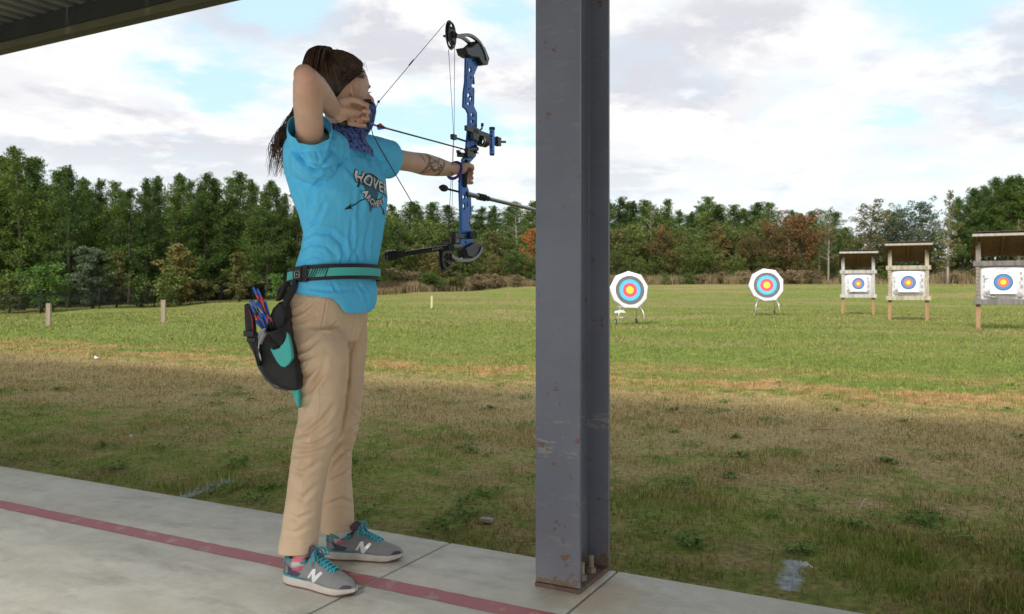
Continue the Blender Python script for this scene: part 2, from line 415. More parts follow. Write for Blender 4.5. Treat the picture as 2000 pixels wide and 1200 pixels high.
def axis(lo, hi, s0, grow):
    a = [0.0]; st = s0
    while a[-1] < hi: a.append(a[-1]+st); st *= grow
    b = [0.0]; st = s0
    while b[-1] > lo: b.append(b[-1]-st); st *= grow
    return np.array(sorted(set(a+b)))
xs = axis(-700, 700, .22, 1.035); ys = axis(-120, 1400, .22, 1.03)+3.0
GX, GY = np.meshgrid(xs, ys); ZZ = gz(GX.ravel(), GY.ravel())
pp = GX.ravel()*N2[0]+GY.ravel()*N2[1]
ZZ = np.where(pp < 2.3, -.12, ZZ)
nx, ny = len(xs), len(ys)
ii = (np.arange(ny-1)[:, None]*nx+np.arange(nx-1)[None]).ravel()
quads = np.stack([ii, ii+1, ii+1+nx, ii+nx], 1)
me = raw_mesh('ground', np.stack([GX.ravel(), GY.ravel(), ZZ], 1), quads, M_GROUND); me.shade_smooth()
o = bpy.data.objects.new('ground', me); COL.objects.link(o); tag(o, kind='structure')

# ---------------------------------------------------------------- grass blades (one object, uncountable)
def blades(name, P, hgt, wid, rngl, lean=.6):
    n = len(P); az = rngl.uniform(0, 2*math.pi, n); side = np.stack([np.cos(az), np.sin(az), np.zeros(n)], 1)
    la = rngl.uniform(0, 2*math.pi, n); ln = np.abs(rngl.normal(0, lean, n))
    tip = np.stack([np.cos(la)*ln, np.sin(la)*ln, np.ones(n)], 1); tip /= np.linalg.norm(tip, axis=1)[:, None]
    midp = np.stack([np.cos(la)*ln*.45, np.sin(la)*ln*.45, np.ones(n)], 1); midp /= np.linalg.norm(midp, axis=1)[:, None]
    h = hgt[:, None]; w = wid[:, None]
    m = P+midp*h*.55
    vs = np.stack([P-side*w*.5, P+side*w*.5, m-side*w*.42, m+side*w*.42, m+tip*h*.5], 1).reshape(-1, 3)
    b = np.arange(n)*5
    tr = np.concatenate([np.stack([b, b+1, b+3], 1), np.stack([b, b+3, b+2], 1), np.stack([b+2, b+3, b+4], 1)])
    return vs, tr
r1 = np.random.default_rng(11)
def scatter(n, z0, z1, seed, wide=.72):
    r = np.random.default_rng(seed)
    Zs = z0*(z1/z0)**r.uniform(0, 1, n); X = r.uniform(-wide, wide, n)*Zs
    return X, Zs
X, Y = scatter(600000, 2.2, 62, 5, 1.0)
p = X*N2[0]+Y*N2[1]; k = (p > 2.57)
X, Y, p = X[k], Y[k], p[k]
dens = vnoise(np.stack([X*1.3, Y*1.3, X*0], 1), 8)*.5+vnoise(np.stack([X*5, Y*5, X*0], 1), 9)*.5
keep = r1.uniform(0, 1, len(X)) < np.clip(.62+dens*.9+np.clip((p-4)*.15, -.25, .5), .08, 1)
X, Y, p = X[keep], Y[keep], p[keep]; dens = dens[keep]
far = np.clip(Y/5, 1, 5.5)
hg = (r1.uniform(.012, .034, len(X))+.02*np.clip(dens+.1, 0, 1))*np.where(r1.uniform(0, 1, len(X)) < .03, 1.9, 1)*(.75+.25*far*.8)
hg = hg*np.clip((p-2.55)*5, .35, 1)
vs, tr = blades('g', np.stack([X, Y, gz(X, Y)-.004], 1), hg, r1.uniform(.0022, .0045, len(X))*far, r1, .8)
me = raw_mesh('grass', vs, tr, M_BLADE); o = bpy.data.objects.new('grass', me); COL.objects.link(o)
tag(o, 'short green and straw coloured turf between the concrete slab and the targets', 'grass', kind='stuff')

# low broad-leaved weeds
def weed_mat():
    m = bpy.data.materials.new('weed'); m.use_nodes = True; t = m.node_tree; b = t.nodes['Principled BSDF']
    geo = N(t, 'ShaderNodeNewGeometry')
    c = ramp(t, geo.outputs['Random Per Island'], [(0, (.06, .13, .025)), (.5, (.12, .22, .045)), (.9, (.17, .27, .055)), (1, (.22, .30, .09))])
    LK(t, c, b.inputs['Base Color']); b.inputs['Roughness'].default_value = .85; b.inputs['Specular IOR Level'].default_value = .1; return m
r2 = np.random.default_rng(21)
vs = []; tr = []; nn = 0
allP = []
for i in range(230):
    z = 2.9*(8.5/2.9)**r2.uniform(0, 1); x = r2.uniform(-.95, .95)*z
    if x*N2[0]+z*N2[1] < 2.75: continue
    k = r2.integers(20, 90); R = r2.uniform(.03, .13)
    a = r2.uniform(0, 6.28, k); rr = R*np.sqrt(r2.uniform(0, 1, k))*(1+.5*np.cos(a*2+i))
    allP.append(np.stack([x+rr*np.cos(a), z+rr*np.sin(a), a, np.full(k, 1.0)], 1))
A = np.concatenate(allP); n = len(A)
c = np.stack([A[:, 0], A[:, 1], gz(A[:, 0], A[:, 1])+r2.uniform(.006, .028, n)], 1)
aa = r2.uniform(0, 6.28, n); L = r2.uniform(.012, .032, n)[:, None]; Wd = r2.uniform(.004, .008, n)[:, None]
d = np.stack([np.cos(aa), np.sin(aa), r2.uniform(-.2, .7, n)], 1); s = np.stack([-np.sin(aa), np.cos(aa), r2.uniform(-.3, .3, n)], 1)
vs = np.stack([c-d*L*.5, c+s*Wd, c+d*L*.5, c-s*Wd], 1).reshape(-1, 3); b = np.arange(n)*4
me = raw_mesh('weeds', vs, np.stack([b, b+1, b+2, b+3], 1), weed_mat()); o = bpy.data.objects.new('weeds', me); COL.objects.link(o)
tag(o, 'low broad leaved weeds growing in clumps in the turf near the slab', 'weeds', kind='stuff')

# ---------------------------------------------------------------- concrete slab with joints, red line
def PT(t, p, z=0): q = E2*t+N2*p; return V(q[0], q[1], z)
def concrete_mat():
    m = bpy.data.materials.new('broomed_concrete'); m.use_nodes = True; t = m.node_tree; b = t.nodes['Principled BSDF']
    geo = N(t, 'ShaderNodeNewGeometry'); rot = mapping(t, geo.outputs['Position'], rot=(0, 0, math.atan2(.471, .882)))
    n1 = noise(t, mapping(t, rot, (1.2, 3.5, 1)), 1.0, 6, .62, .4); n2 = noise(t, rot, 9, 6, .7); n3 = noise(t, rot, 260, 2, .6)
    c = ramp(t, n1, [(.30, (.43, .415, .35)), (.48, (.53, .515, .45)), (.66, (.62, .61, .56))])
    c = mixc(t, 1.0, c, ramp(t, n2, [(.3, (.86, .86, .85)), (.6, (1.05, 1.05, 1.05))]), 'MULTIPLY')
    c = mixc(t, 1.0, c, ramp(t, n3, [(.3, (.88, .88, .88)), (.7, (1.08, 1.08, 1.08))]), 'MULTIPLY')
    # rust run-off round the foot of the post and tan grit along the outer edge
    q = PT(-.93, 2.32)
    off = N(t, 'ShaderNodeVectorMath', operation='SUBTRACT'); LK(t, geo.outputs['Position'], off.inputs[0]); off.inputs[1].default_value = tuple(q)
    ln = N(t, 'ShaderNodeVectorMath', operation='LENGTH'); LK(t, off.outputs[0], ln.inputs[0])
    k = mathn(t, 'ADD', ln.outputs['Value'], mathn(t, 'MULTIPLY', mathn(t, 'SUBTRACT', n2, .5), .5))
    c = mixc(t, ramp(t, k, [(.06, .6), (.20, 0)]), c, (.48, .37, .25))
    sp = N(t, 'ShaderNodeSeparateXYZ'); LK(t, rot, sp.inputs[0])
    stain = ramp(t, noise(t, mapping(t, rot, (2.2, 6, 1), loc=(4, 2, 0)), 1.0, 6, .7), [(.52, 0), (.66, .55)])
    c = mixc(t, stain, c, (.30, .285, .25))
    LK(t, c, b.inputs['Base Color'])
    LK(t, ramp(t, n1, [(.3, .5), (.7, .8)]), b.inputs['Roughness'])
    b.inputs['Specular IOR Level'].default_value = .35
    bn = N(t, 'ShaderNodeBump'); bn.inputs['Strength'].default_value = .35; bn.inputs['Distance'].default_value = .003
    h = mathn(t, 'ADD', mathn(t, 'MULTIPLY', noise(t, mapping(t, rot, (220, 12, 1)), 1, 2), .5), n3); LK(t, h, bn.inputs['Height']); LK(t, bn.outputs[0], b.inputs['Normal'])
    return m
M_CONC = concrete_mat()
slab = empty('concrete_slab', (0, 0, 0)); tag(slab, kind='structure')
joints = [-16, -12.4, -8.8, -5.2, -1.615, -.965, 2.65, 6.25, 9.85, 13.5]
PE = 2.544
for i in range(len(joints)-1):
    for (pa, pb) in ((-9.0, -3.6), (-3.6, PE)):
        g = .004
        a, b_ = joints[i]+g, joints[i+1]-g; pa += g; pb -= g if pb < 0 else 0
        mb = MB(); mb.box(PT((a+b_)/2, (pa+pb)/2, -.11), (b_-a, pb-pa, .22), (E2, N2, (0, 0, 1)))
        mb.build('slab_panel', M_CONC, slab, smooth=False, bev=.006)
mb = MB(); mb.box(PT(-1.2, -3.2, -.14), (29.4, 11.5, .22), (E2, N2, (0, 0, 1))); mb.build('joint_filler', pmat('joint', (.12, .10, .08), .95), slab, smooth=False)
def red_mat():
    m = bpy.data.materials.new('worn_red_paint'); m.use_nodes = True; t = m.node_tree; b = t.nodes['Principled BSDF']
    geo = N(t, 'ShaderNodeNewGeometry')
    n = noise(t, geo.outputs['Position'], 14, 6, .7); n2 = noise(t, geo.outputs['Position'], 1.3, 3)
    c = mixc(t, ramp(t, n2, [(.35, 0), (.65, 1)]), (.33, .085, .10), (.36, .12, .13))
    c = mixc(t, ramp(t, n, [(.55, 0), (.70, .75)]), c, (.42, .36, .31)); LK(t, c, b.inputs['Base Color'])
    b.inputs['Roughness'].default_value = .6; return m
mb = MB()
for i in range(len(joints)-1):
    a, b_ = joints[i]+.006, joints[i+1]-.006
    n_ = max(2, int((b_-a)/.03)); rw = random.Random(i); lo_ = []; hi_ = []
    for q in range(n_+1):
        t_ = a+(b_-a)*q/n_; lo_.append(PT(t_, 2.044+rw.gauss(0, .0013), .0014)); hi_.append(PT(t_, 2.122+rw.gauss(0, .0013), .0014))
    mb.add(lo_+hi_, [(q, q+1, n_+1+q+1, n_+1+q) for q in range(n_)])
mb.build('shooting_line', red_mat(), slab, smooth=False)

# ---------------------------------------------------------------- steel column
def paint_mat(name, base, rustamt=.0):
    m = bpy.data.materials.new(name); m.use_nodes = True; t = m.node_tree; b = t.nodes['Principled BSDF']
    geo = N(t, 'ShaderNodeNewGeometry'); pos = geo.outputs['Position']
    n = noise(t, pos, 3, 5, .6); n2 = noise(t, pos, 120, 3); sp = N(t, 'ShaderNodeSeparateXYZ'); LK(t, pos, sp.inputs[0])
    c = mixc(t, ramp(t, n, [(.35, 0), (.65, 1)]), tuple(x*.88 for x in base), tuple(x*1.10 for x in base))
    # pale scuffs and scratches (bands at two heights), rust flecks, more rust near the foot
    sc = noise(t, mapping(t, pos, (5, 5, 22), loc=(1, 3, 2)), 1.6, 6, .7)
    band = ramp(t, mathn(t, 'DIVIDE', sp.outputs[2], 3.0), [(.02, .4), (.10, .25), (.125, .15), (.145, 1), (.165, 1), (.18, .1), (.37, .05), (.5, .25), (1, .1)])
    c = mixc(t, mathn(t, 'MULTIPLY', ramp(t, sc, [(.565, 0), (.61, .85)]), band), c, (.30, .29, .27))
    fl = noise(t, mapping(t, pos, loc=(5, 5, 5)), 16, 5, .75)
    foot = ramp(t, mathn(t, 'DIVIDE', sp.outputs[2], 1.0), [(0, .22), (.05, .11), (.2, .03), (1, 0)])
    rm = ramp(t, mathn(t, 'ADD', fl, foot), [(.635, 0), (.665, .9)])
    c = mixc(t, rm, c, mixc(t, ramp(t, n2, [(.3, 0), (.7, 1)]), (.12, .05, .025), (.22, .11, .06)))
    dust = ramp(t, mathn(t, 'DIVIDE', sp.outputs[2], 1.0), [(0, .55), (.05, .28), (.3, .06), (1, 0)])
    c = mixc(t, mathn(t, 'MULTIPLY', dust, n), c, (.36, .30, .24))
    LK(t, c, b.inputs['Base Color']); LK(t, ramp(t, n, [(.3, .38), (.7, .55)]), b.inputs['Roughness'])
    b.inputs['Specular IOR Level'].default_value = .4
    bn = N(t, 'ShaderNodeBump'); bn.inputs['Strength'].default_value = .25; bn.inputs['Distance'].default_value = .001
    LK(t, n2, bn.inputs['Height']); LK(t, bn.outputs[0], b.inputs['Normal']); return m
M_STEEL = paint_mat('blue_grey_steel_paint', (.165, .178, .228))
M_RUSTY = pmat('rusty_plate', (.20, .13, .09), .85, col2=(.10, .07, .06), nscale=30, bump=.5)
M_BOLT = pmat('galvanised_bolt', (.45, .42, .36), .5, .5, col2=(.33, .24, .15), nscale=40)
c0 = V(.0736, 2.56, 0); HCOL = 3.02
colm = empty('steel_column', c0+E2*.075+N2*.125, 'blue grey steel I-beam post bolted to the slab edge, in front of the lawn', 'column')
AX = (E2, N2, V(0, 0, 1))
def colbox(name, e, n, z, se, sn, sz, mat=M_STEEL, bev=.0015):
    mb = MB(); mb.box(c0+E2*e+N2*n+V(0, 0, z), (se, sn, sz), AX); return mb.build(name, mat, colm, smooth=False, bev=bev)
colbox('flange', .075, .006, HCOL/2+.008, .15, .012, HCOL-.016)
colbox('flange', .075, .244, HCOL/2+.008, .15, .012, HCOL-.016)
colbox('web', .075, .125, HCOL/2+.008, .008, .2255, HCOL-.018)
colbox('base_plate', .075, .125, .0065, .153, .256, .013, M_RUSTY)
for (e, n) in ((.120, .085), (.118, .165), (.03, .085), (.03, .165)):
    q = c0+E2*e+N2*n
    mb = MB(); mb.tube([q+V(0, 0, .0132), q+V(0, 0, .030)], .017, 6); mb.tube([q+V(0, 0, .0305), q+V(0, 0, .068)], .0095, 10)
    mb.build('anchor_bolt', M_BOLT, colm, smooth=False)
mb = MB()
for nn_, s in ((.0135, 1), (.2365, -1)):
    mb.tube([c0+E2*.08+N2*nn_+V(0, 0, .02), c0+E2*.08+N2*nn_+V(0, 0, HCOL-.02)], .004, 6)
mb.build('fillet', M_STEEL, colm)

# ---------------------------------------------------------------- shelter roof
M_DARKST = pmat('dark_painted_steel', (.035, .037, .04), .55, col2=(.022, .024, .026), nscale=4)
M_OLIVE = pmat('weathered_channel_lip', (.13, .125, .075), .6, col2=(.09, .088, .055), nscale=3)
M_DECK = pmat('galvanised_deck', (.25, .255, .25), .55, .3, col2=(.16, .165, .165), nscale=3, stretch=(1, 1, 1))
roof = empty('shelter_roof', PT(-2, 1.2, 2.9), 'open steel shelter roof with corrugated deck over the shooting line', 'roof')
TA, TB, PB_, PA_ = -16.0, 12.0, 4.04, -1.55
def rbox(name, ta, tb, pa, pb, za, zb, mat, bev=0):
    mb = MB(); mb.box(PT((ta+tb)/2, (pa+pb)/2, (za+zb)/2), (tb-ta, pb-pa, zb-za), AX); return mb.build(name, mat, roof, smooth=False, bev=bev)
for (pf, sgn) in ((PB_, -1), (PA_, 1)):
    a, b_ = sorted((pf, pf+sgn*.085)); rbox('eave_flange', TA, TB, a, b_, 2.9, 2.912, M_DARKST)
    a, b_ = sorted((pf+sgn*.086, pf+sgn*.096)); rbox('channel_lip', TA, TB, a, b_, 2.902, 2.957, M_OLIVE)
    a, b_ = sorted((pf+sgn*.098, pf+sgn*.106)); rbox('channel_web', TA, TB, a, b_, 2.958, 3.10, M_DARKST)
    a, b_ = sorted((pf, pf+sgn*.008)); rbox('fascia', TA, TB, a, b_, 2.914, 3.16, M_DARKST)
for pq in (3.1, 1.9, .6, -.7):
    rbox('purlin', TA, TB, pq-.03, pq+.03, 2.985, 3.098, M_DARKST)
for tq in (-15.3, -8.2, -.90, 6.3, 11.6):
    rbox('rafter', tq-.075, tq+.075, PA_+.12, PB_-.12, 2.74 if False else 2.80, 2.983, M_DARKST)
# corrugated deck: panels 0.9 m wide, ribs run from front to back
t0 = TA; k = 0
while t0 < TB-.1:
    prof = []
    for i in range(6):
        a = t0+i*.152
        prof += [(a, 3.10), (a+.07, 3.10), (a+.082, 3.138), (a+.14, 3.138)]
    prof.append((t0+.905, 3.10))
    mb = MB()
    r0 = [PT(t, PA_+.01, z) for t, z in prof]; r1_ = [PT(t, PB_-.01, z) for t, z in prof]
    mb.rings([r0, r1_], closed=False, caps=False)
    o = mb.build('deck_panel', M_DECK, roof, smooth=False)
    sd = o.modifiers.new('s', 'SOLIDIFY'); sd.thickness = .002
    t0 += .912
# ---------------------------------------------------------------- woodland
def leaf_mat(name, stops, rough=.6, cl=.35):
    m = bpy.data.materials.new(name); m.use_nodes = True; t = m.node_tree; b = t.nodes['Principled BSDF']
    geo = N(t, 'ShaderNodeNewGeometry'); oi = N(t, 'ShaderNodeObjectInfo'); tcn = N(t, 'ShaderNodeTexCoord')
    n = noise(t, tcn.outputs['Object'], .55, 3, .6); n2 = noise(t, tcn.outputs['Object'], 2.4, 2)
    k = mathn(t, 'ADD', mathn(t, 'MULTIPLY', geo.outputs['Random Per Island'], .30), mathn(t, 'MULTIPLY', n, .9))
    k = mathn(t, 'ADD', k, mathn(t, 'MULTIPLY', mathn(t, 'SUBTRACT', oi.outputs['Random'], .5), .35))
    k = mathn(t, 'SUBTRACT', mathn(t, 'ADD', k, mathn(t, 'MULTIPLY', n2, .3)), .27)
    c = ramp(t, k, stops)
    v = ramp(t, geo.outputs['Random Per Island'], [(0, (.75, .75, .75)), (1, (1.3, 1.3, 1.25))])
    c = mixc(t, 1.0, c, v, 'MULTIPLY')
    LK(t, c, b.inputs['Base Color']); b.inputs['Roughness'].default_value = rough; b.inputs['Specular IOR Level'].default_value = .3
    tr = N(t, 'ShaderNodeBsdfTranslucent'); LK(t, mixc(t, 1.0, c, (1.1, 1.25, .6), 'MULTIPLY'), tr.inputs[0])
    mx = N(t, 'ShaderNodeMixShader'); mx.inputs[0].default_value = cl; LK(t, b.outputs[0], mx.inputs[1]); LK(t, tr.outputs[0], mx.inputs[2])
    LK(t, mx.outputs[0], t.nodes['Material Output'].inputs[0]); return m
L_PINE = leaf_mat('pine_needles', [(.2, (.045, .08, .018)), (.5, (.08, .13, .025)), (.8, (.135, .19, .038))])
L_PINE2 = leaf_mat('pine_needles_dark', [(.2, (.035, .065, .016)), (.5, (.06, .105, .022)), (.8, (.10, .15, .03))])
L_GREEN = leaf_mat('leaves_green', [(.15, (.05, .085, .02)), (.5, (.09, .13, .03)), (.8, (.15, .17, .045))])
L_BRIGHT = leaf_mat('leaves_fresh_green', [(.15, (.07, .14, .03)), (.5, (.10, .18, .04)), (.8, (.15, .22, .05))])
L_OLIVE = leaf_mat('leaves_olive', [(.15, (.08, .09, .03)), (.5, (.14, .13, .045)), (.8, (.20, .16, .06))])
L_GOLD = leaf_mat('leaves_yellow_brown', [(.15, (.12, .12, .04)), (.5, (.20, .17, .06)), (.8, (.27, .19, .08))])
L_RUST = leaf_mat('leaves_rust', [(.15, (.075, .075, .025)), (.45, (.135, .085, .033)), (.78, (.21, .085, .036))])
L_ORANGE = leaf_mat('leaves_orange', [(.15, (.17, .12, .04)), (.5, (.30, .125, .042)), (.8, (.42, .13, .045))])
L_SILVER = leaf_mat('leaves_grey_green', [(.15, (.04, .065, .04)), (.5, (.075, .105, .065)), (.8, (.13, .155, .11))])
M_BARK = pmat('bark', (.10, .075, .06), .9, col2=(.05, .038, .03), nscale=6, stretch=(1, 1, .2), bump=.6, bscale=25)
M_BARKP = pmat('pale_bark', (.33, .29, .25), .9, col2=(.18, .15, .13), nscale=6, stretch=(1, 1, .2))

def leaf_cloud(cent, rad, per, size, r, asp=.45, up=.0, bias=0):
    """tri/quads scattered in blobs: cent (n,3) rad (n,)"""
    n = len(cent)*per
    c = np.repeat(cent, per, 0); R = np.repeat(rad, per)[:, None]
    d = r.normal(size=(n, 3)); d /= np.linalg.norm(d, axis=1)[:, None]
    rr = r.uniform(.25, 1, n)[:, None]**.6
    P = c+d*R*rr*np.array([1, 1, .8])
    a = d*.7+r.normal(size=(n, 3))*.6; a[:, 2] += up; a /= np.linalg.norm(a, axis=1)[:, None]
    s = np.cross(a, r.normal(size=(n, 3))); s /= np.linalg.norm(s, axis=1)[:, None]
    L = (size*r.uniform(.6, 1.35, n))[:, None]; w = L*asp
    vs = np.stack([P-a*L*.5, P+s*w*.5, P+a*L*.5, P-s*w*.5], 1).reshape(-1, 3)
    return vs
def quads_of(vs):
    b = np.arange(len(vs)//4)*4; return np.stack([b, b+1, b+2, b+3], 1)

def make_tree(kind, h, seed, leafm, barkm=None, rad=2.2, start=.25, dens=1.0, lab=None, cat='tree', nm='tree'):
    r = np.random.default_rng(seed); barkm = barkm or M_BARK
    root = empty(nm, (0, 0, 0)); tr = MB(); C = []; Rd = []
    bend = r.normal(size=2)*.25
    def axis_pt(t): return V(bend[0]*t*t, bend[1]*t*t, h*t)
    r0 = .012*h+.03
    tr.tube([axis_pt(t)-V(0, 0, .25 if t == 0 else 0) for t in np.linspace(0, .97, 9)], [r0*(1-.88*t)*(1.25 if t == 0 else 1) for t in np.linspace(0, .97, 9)], 7)
    if kind == 'pine':
        nb = int(84*dens)
        for i in range(nb):
            t = start+(1-start)*(i/nb)**.9*.985; t = min(.985, max(start, t+r.normal()*.01))
            k = min(.99, max(0.0, (t-start)/(1-start)))
            L = rad*(1.0-.86*k**1.35)*r.uniform(.6, 1.15)*(.8+.2*min(1, k*4))
            a = r.uniform(0, 6.28); el = math.radians(r.uniform(0, 24)+38*k)
            d = V(math.cos(a)*math.cos(el), math.sin(a)*math.cos(el), math.sin(el)); p0 = axis_pt(t)
            p1 = p0+d*L*.55+V(0, 0, -.03*L); p2 = p0+d*L+V(0, 0, .12*L)
            tr.tube([p0, p1, p2], [.032*(1-.6*k)+.008, .02, .008], 4, caps=False)
            for q in np.linspace(.38, 1.02, max(2, int(L/.36))):
                c = (p0*(1-q)**2+2*q*(1-q)*p1+q*q*p2) if q <= 1 else p2
                off = r.normal(size=3)*np.array([.14, .14, .06])*L*.5
                C.append(c+off); Rd.append(.26+.13*L*r.uniform(.5, 1.1))
        for q in range(4): C.append(axis_pt(.965+.016*q)); Rd.append(.24-.05*q)
        C = np.array(C); vs = leaf_cloud(C, np.array(Rd), int(32*min(1.2, dens)), .24, r, .24, .45)
    else:
        # hardwood or shrub: limbs carry lobes of leaves
        nb = int((26 if kind != 'cone' else 34)*dens)
        for i in range(nb):
            t = start+(.92-start)*(i+.5)/nb; k = min(.99, max(0.0, (t-start)/(1-start)))
            if kind == 'cone': prof = (1.0-.9*k)**.8*(.35+.65*min(1, k*5))
            elif kind == 'tall': prof = math.sin(math.pi*(.12+.86*k))**.8
            else: prof = math.sqrt(max(0.02, 1-(1.9*(k-.42))**2)) if k > .42 else .72+.28*k/.42
            L = rad*prof*r.uniform(.55, 1.1)
            a = i*2.4+r.normal()*.4; el = math.radians(r.uniform(10, 35)+25*k)
            d = V(math.cos(a)*math.cos(el), math.sin(a)*math.cos(el), math.sin(el)); p0 = axis_pt(t); p2 = p0+d*L; p1 = (p0+p2)/2+V(0, 0, .08*L)
            tr.tube([p0, p1, p2], [.03*(1-.5*k)*h/8+.01, .018, .006], 4, caps=False)
            for q in np.linspace(.3, 1.0, max(2, int(L/.38))):
                c = p0*(1-q)**2+2*q*(1-q)*p1+q*q*p2
                C.append(c+r.normal(size=3)*.16*L*np.array([1, 1, .7])); Rd.append(.22+.16*L*r.uniform(.5, 1.1)*(.5 if kind == 'sparse' else 1))
        C = np.array(C); vs = leaf_cloud(C, np.array(Rd), int((40 if kind != 'sparse' else 12)*dens), .17, r, .6, .1)
    me = raw_mesh('crown', vs, quads_of(vs), leafm)
    o = bpy.data.objects.new('crown', me); COL.objects.link(o); o.parent = root
    tr.build('trunk', barkm, root)
    root.hide_render = False
    return root
LMK_L = [(0, 'just beyond the left picture edge'), (70, 'at the left picture edge'), (130, 'above the first wooden post'), (205, 'behind the dark conical tree'), (290, 'between the dark conical and the yellow brown tree'), (400, 'behind the yellow brown conical tree'), (500, 'behind the olive conical tree'), (585, 'just left of the archer'), (2500, 'hidden behind the archer')]
LMK_R = [(745, 'behind the archer'), (860, 'between her chest and the bow'), (960, 'behind the bow'), (1046, 'just left of the steel column'), (1190, 'behind the steel column'), (1280, 'above the nearer round target'), (1380, 'right of the nearer round target'), (1450, 'left of the farther round target'), (1560, 'above the farther round target'), (1640, 'left of the first wooden stand'), (1725, 'behind the first wooden stand'), (1820, 'behind the middle stand'), (1900, 'between the middle and dark stands'), (2000, 'behind the dark right hand stand'), (9999, 'beyond the right picture edge')]
def where(u, lm): return next(t for lim, t in lm if u < lim)
protos = {}
def proto(key, *a, **k): protos[key] = make_tree(*a, **k); return protos[key]
for i in range(6): proto('pine%d' % i, 'pine', 12, 100+i, L_PINE if i % 2 else L_PINE2, rad=2.5+.25*(i % 3), start=(.08, .14, .10, .2, .05, .12)[i], nm='pine_tree', dens=1+.08*(i % 3))
for i in range(2): proto('oldpine%d' % i, 'pine', 12, 140+i, L_PINE2, rad=2.9, start=.3, dens=1.25, nm='pine_tree')
for i in range(3): proto('wide%d' % i, 'round', 6, 200+i, (L_GREEN, L_OLIVE, L_GREEN)[i], rad=2.3, start=.12, nm='broadleaf_tree')
proto('rust', 'round', 6, 210, L_RUST, rad=2.5, start=.1, nm='broadleaf_tree', dens=1.2)
proto('orange', 'round', 6, 211, L_ORANGE, rad=1.7, start=.15, nm='broadleaf_tree')
proto('gold', 'cone', 6, 212, L_GOLD, rad=1.7, start=.06, nm='conical_tree', dens=1.1)
proto('olivecone', 'cone', 6, 213, L_OLIVE, rad=1.6, start=.06, nm='conical_tree', dens=1.1)
proto('silver', 'cone', 6, 214, L_SILVER, rad=1.8, start=.05, nm='conical_tree', dens=1.3)
proto('tallgrey', 'tall', 9, 215, L_SILVER, rad=2.4, start=.12, nm='broadleaf_tree', barkm=M_BARKP, dens=1.3)
proto('tallolive', 'tall', 9, 216, L_OLIVE, rad=2.3, start=.12, nm='broadleaf_tree', dens=1.3)
proto('sparse', 'sparse', 9, 217, L_GREEN, rad=2.0, start=.3, nm='broadleaf_tree', barkm=M_BARKP, dens=1.1)
proto('sweetgum', 'cone', 10, 218, L_OLIVE, rad=2.1, start=.12, nm='sweetgum_tree', barkm=M_BARKP, dens=.85)
for i in range(3): proto('bush%d' % i, 'round', 2.6, 230+i, (L_BRIGHT, L_GREEN, L_OLIVE)[i], rad=1.4, start=.05, nm='shrub', dens=.8)
proto('deadbush', 'round', 2.2, 240, leaf_mat('dry_leaves', [(.15, (.13, .10, .06)), (.5, (.22, .16, .10)), (.8, (.30, .23, .16))]), rad=1.3, start=.05, nm='shrub', dens=.7)
used = set(); rt = random.Random(5)
BASEH = dict(pine=12, oldpine=12, wide=6, rust=6, orange=6, gold=6, olivecone=6, silver=6, tallgrey=9, tallolive=9, sparse=9, sweetgum=10, bush=2.6, deadbush=2.2)
def plant(key, u, Z, topv, label, group=None, sx=1.0, cat='tree'):
    """tree at bearing u, distance Z, tall enough to reach the skyline height topv"""
    x = (u-CX)/FPX*Z; z = g1(x, Z); h = EYE+(CY-topv)/FPX*Z-z
    s = h/BASEH[key.rstrip('0123456789')]/.985
    o = protos[key] if key not in used else copy_tree(protos[key])
    used.add(key)
    if 'group' in o.keys(): del o['group']
    tag(o, label, cat, group); o.location = (x, Z, z-.05); o.rotation_euler = (0, 0, rt.uniform(0, 6.28)); o.scale = (s*sx, s*sx, s)
    return o
def prof(u, pts):
    return float(np.interp(u, [p[0] for p in pts], [p[1] for p in pts]))
# tall pines left of and behind the archer
left = [(-420, 300), (-100, 300), (0, 305), (45, 298), (90, 345), (125, 318), (175, 352), (215, 378), (240, 362), (262, 368), (300, 352), (330, 340), (365, 356), (400, 340), (440, 352), (480, 348), (520, 365), (555, 362), (590, 378), (660, 385), (740, 400)]
GL = 'tall pines of the wood left of the archer'
LBL = 'tall pine in the dense dark green wood left of the archer'
u = -330
while u < 735:
    plant('pine%d' % rt.randrange(6), u, 57+rt.uniform(-2, 3)+max(0, u)*.012, prof(u, left)+rt.uniform(-12, 16), 'front row pine of the left wood, '+where(u, LMK_L), GL, sx=rt.uniform(.95, 1.25)); u += rt.uniform(24, 34)
u = -360
while u < 740:
    plant('pine%d' % rt.randrange(6), u, 64+rt.uniform(-2, 4)+max(0, u)*.012, prof(u, left)+rt.uniform(0, 26), 'second row pine of the left wood, '+where(u, LMK_L), GL, sx=rt.uniform(1.05, 1.35)); u += rt.uniform(27, 40)
u = -360
while u < 740:
    plant('pine%d' % (rt.choice((0, 4))), u, 72+rt.uniform(-2, 4), prof(u, left)+rt.uniform(30, 60), 'back row pine of the left wood, '+where(u, LMK_L), GL, sx=rt.uniform(1.2, 1.5)); u += rt.uniform(34, 46)
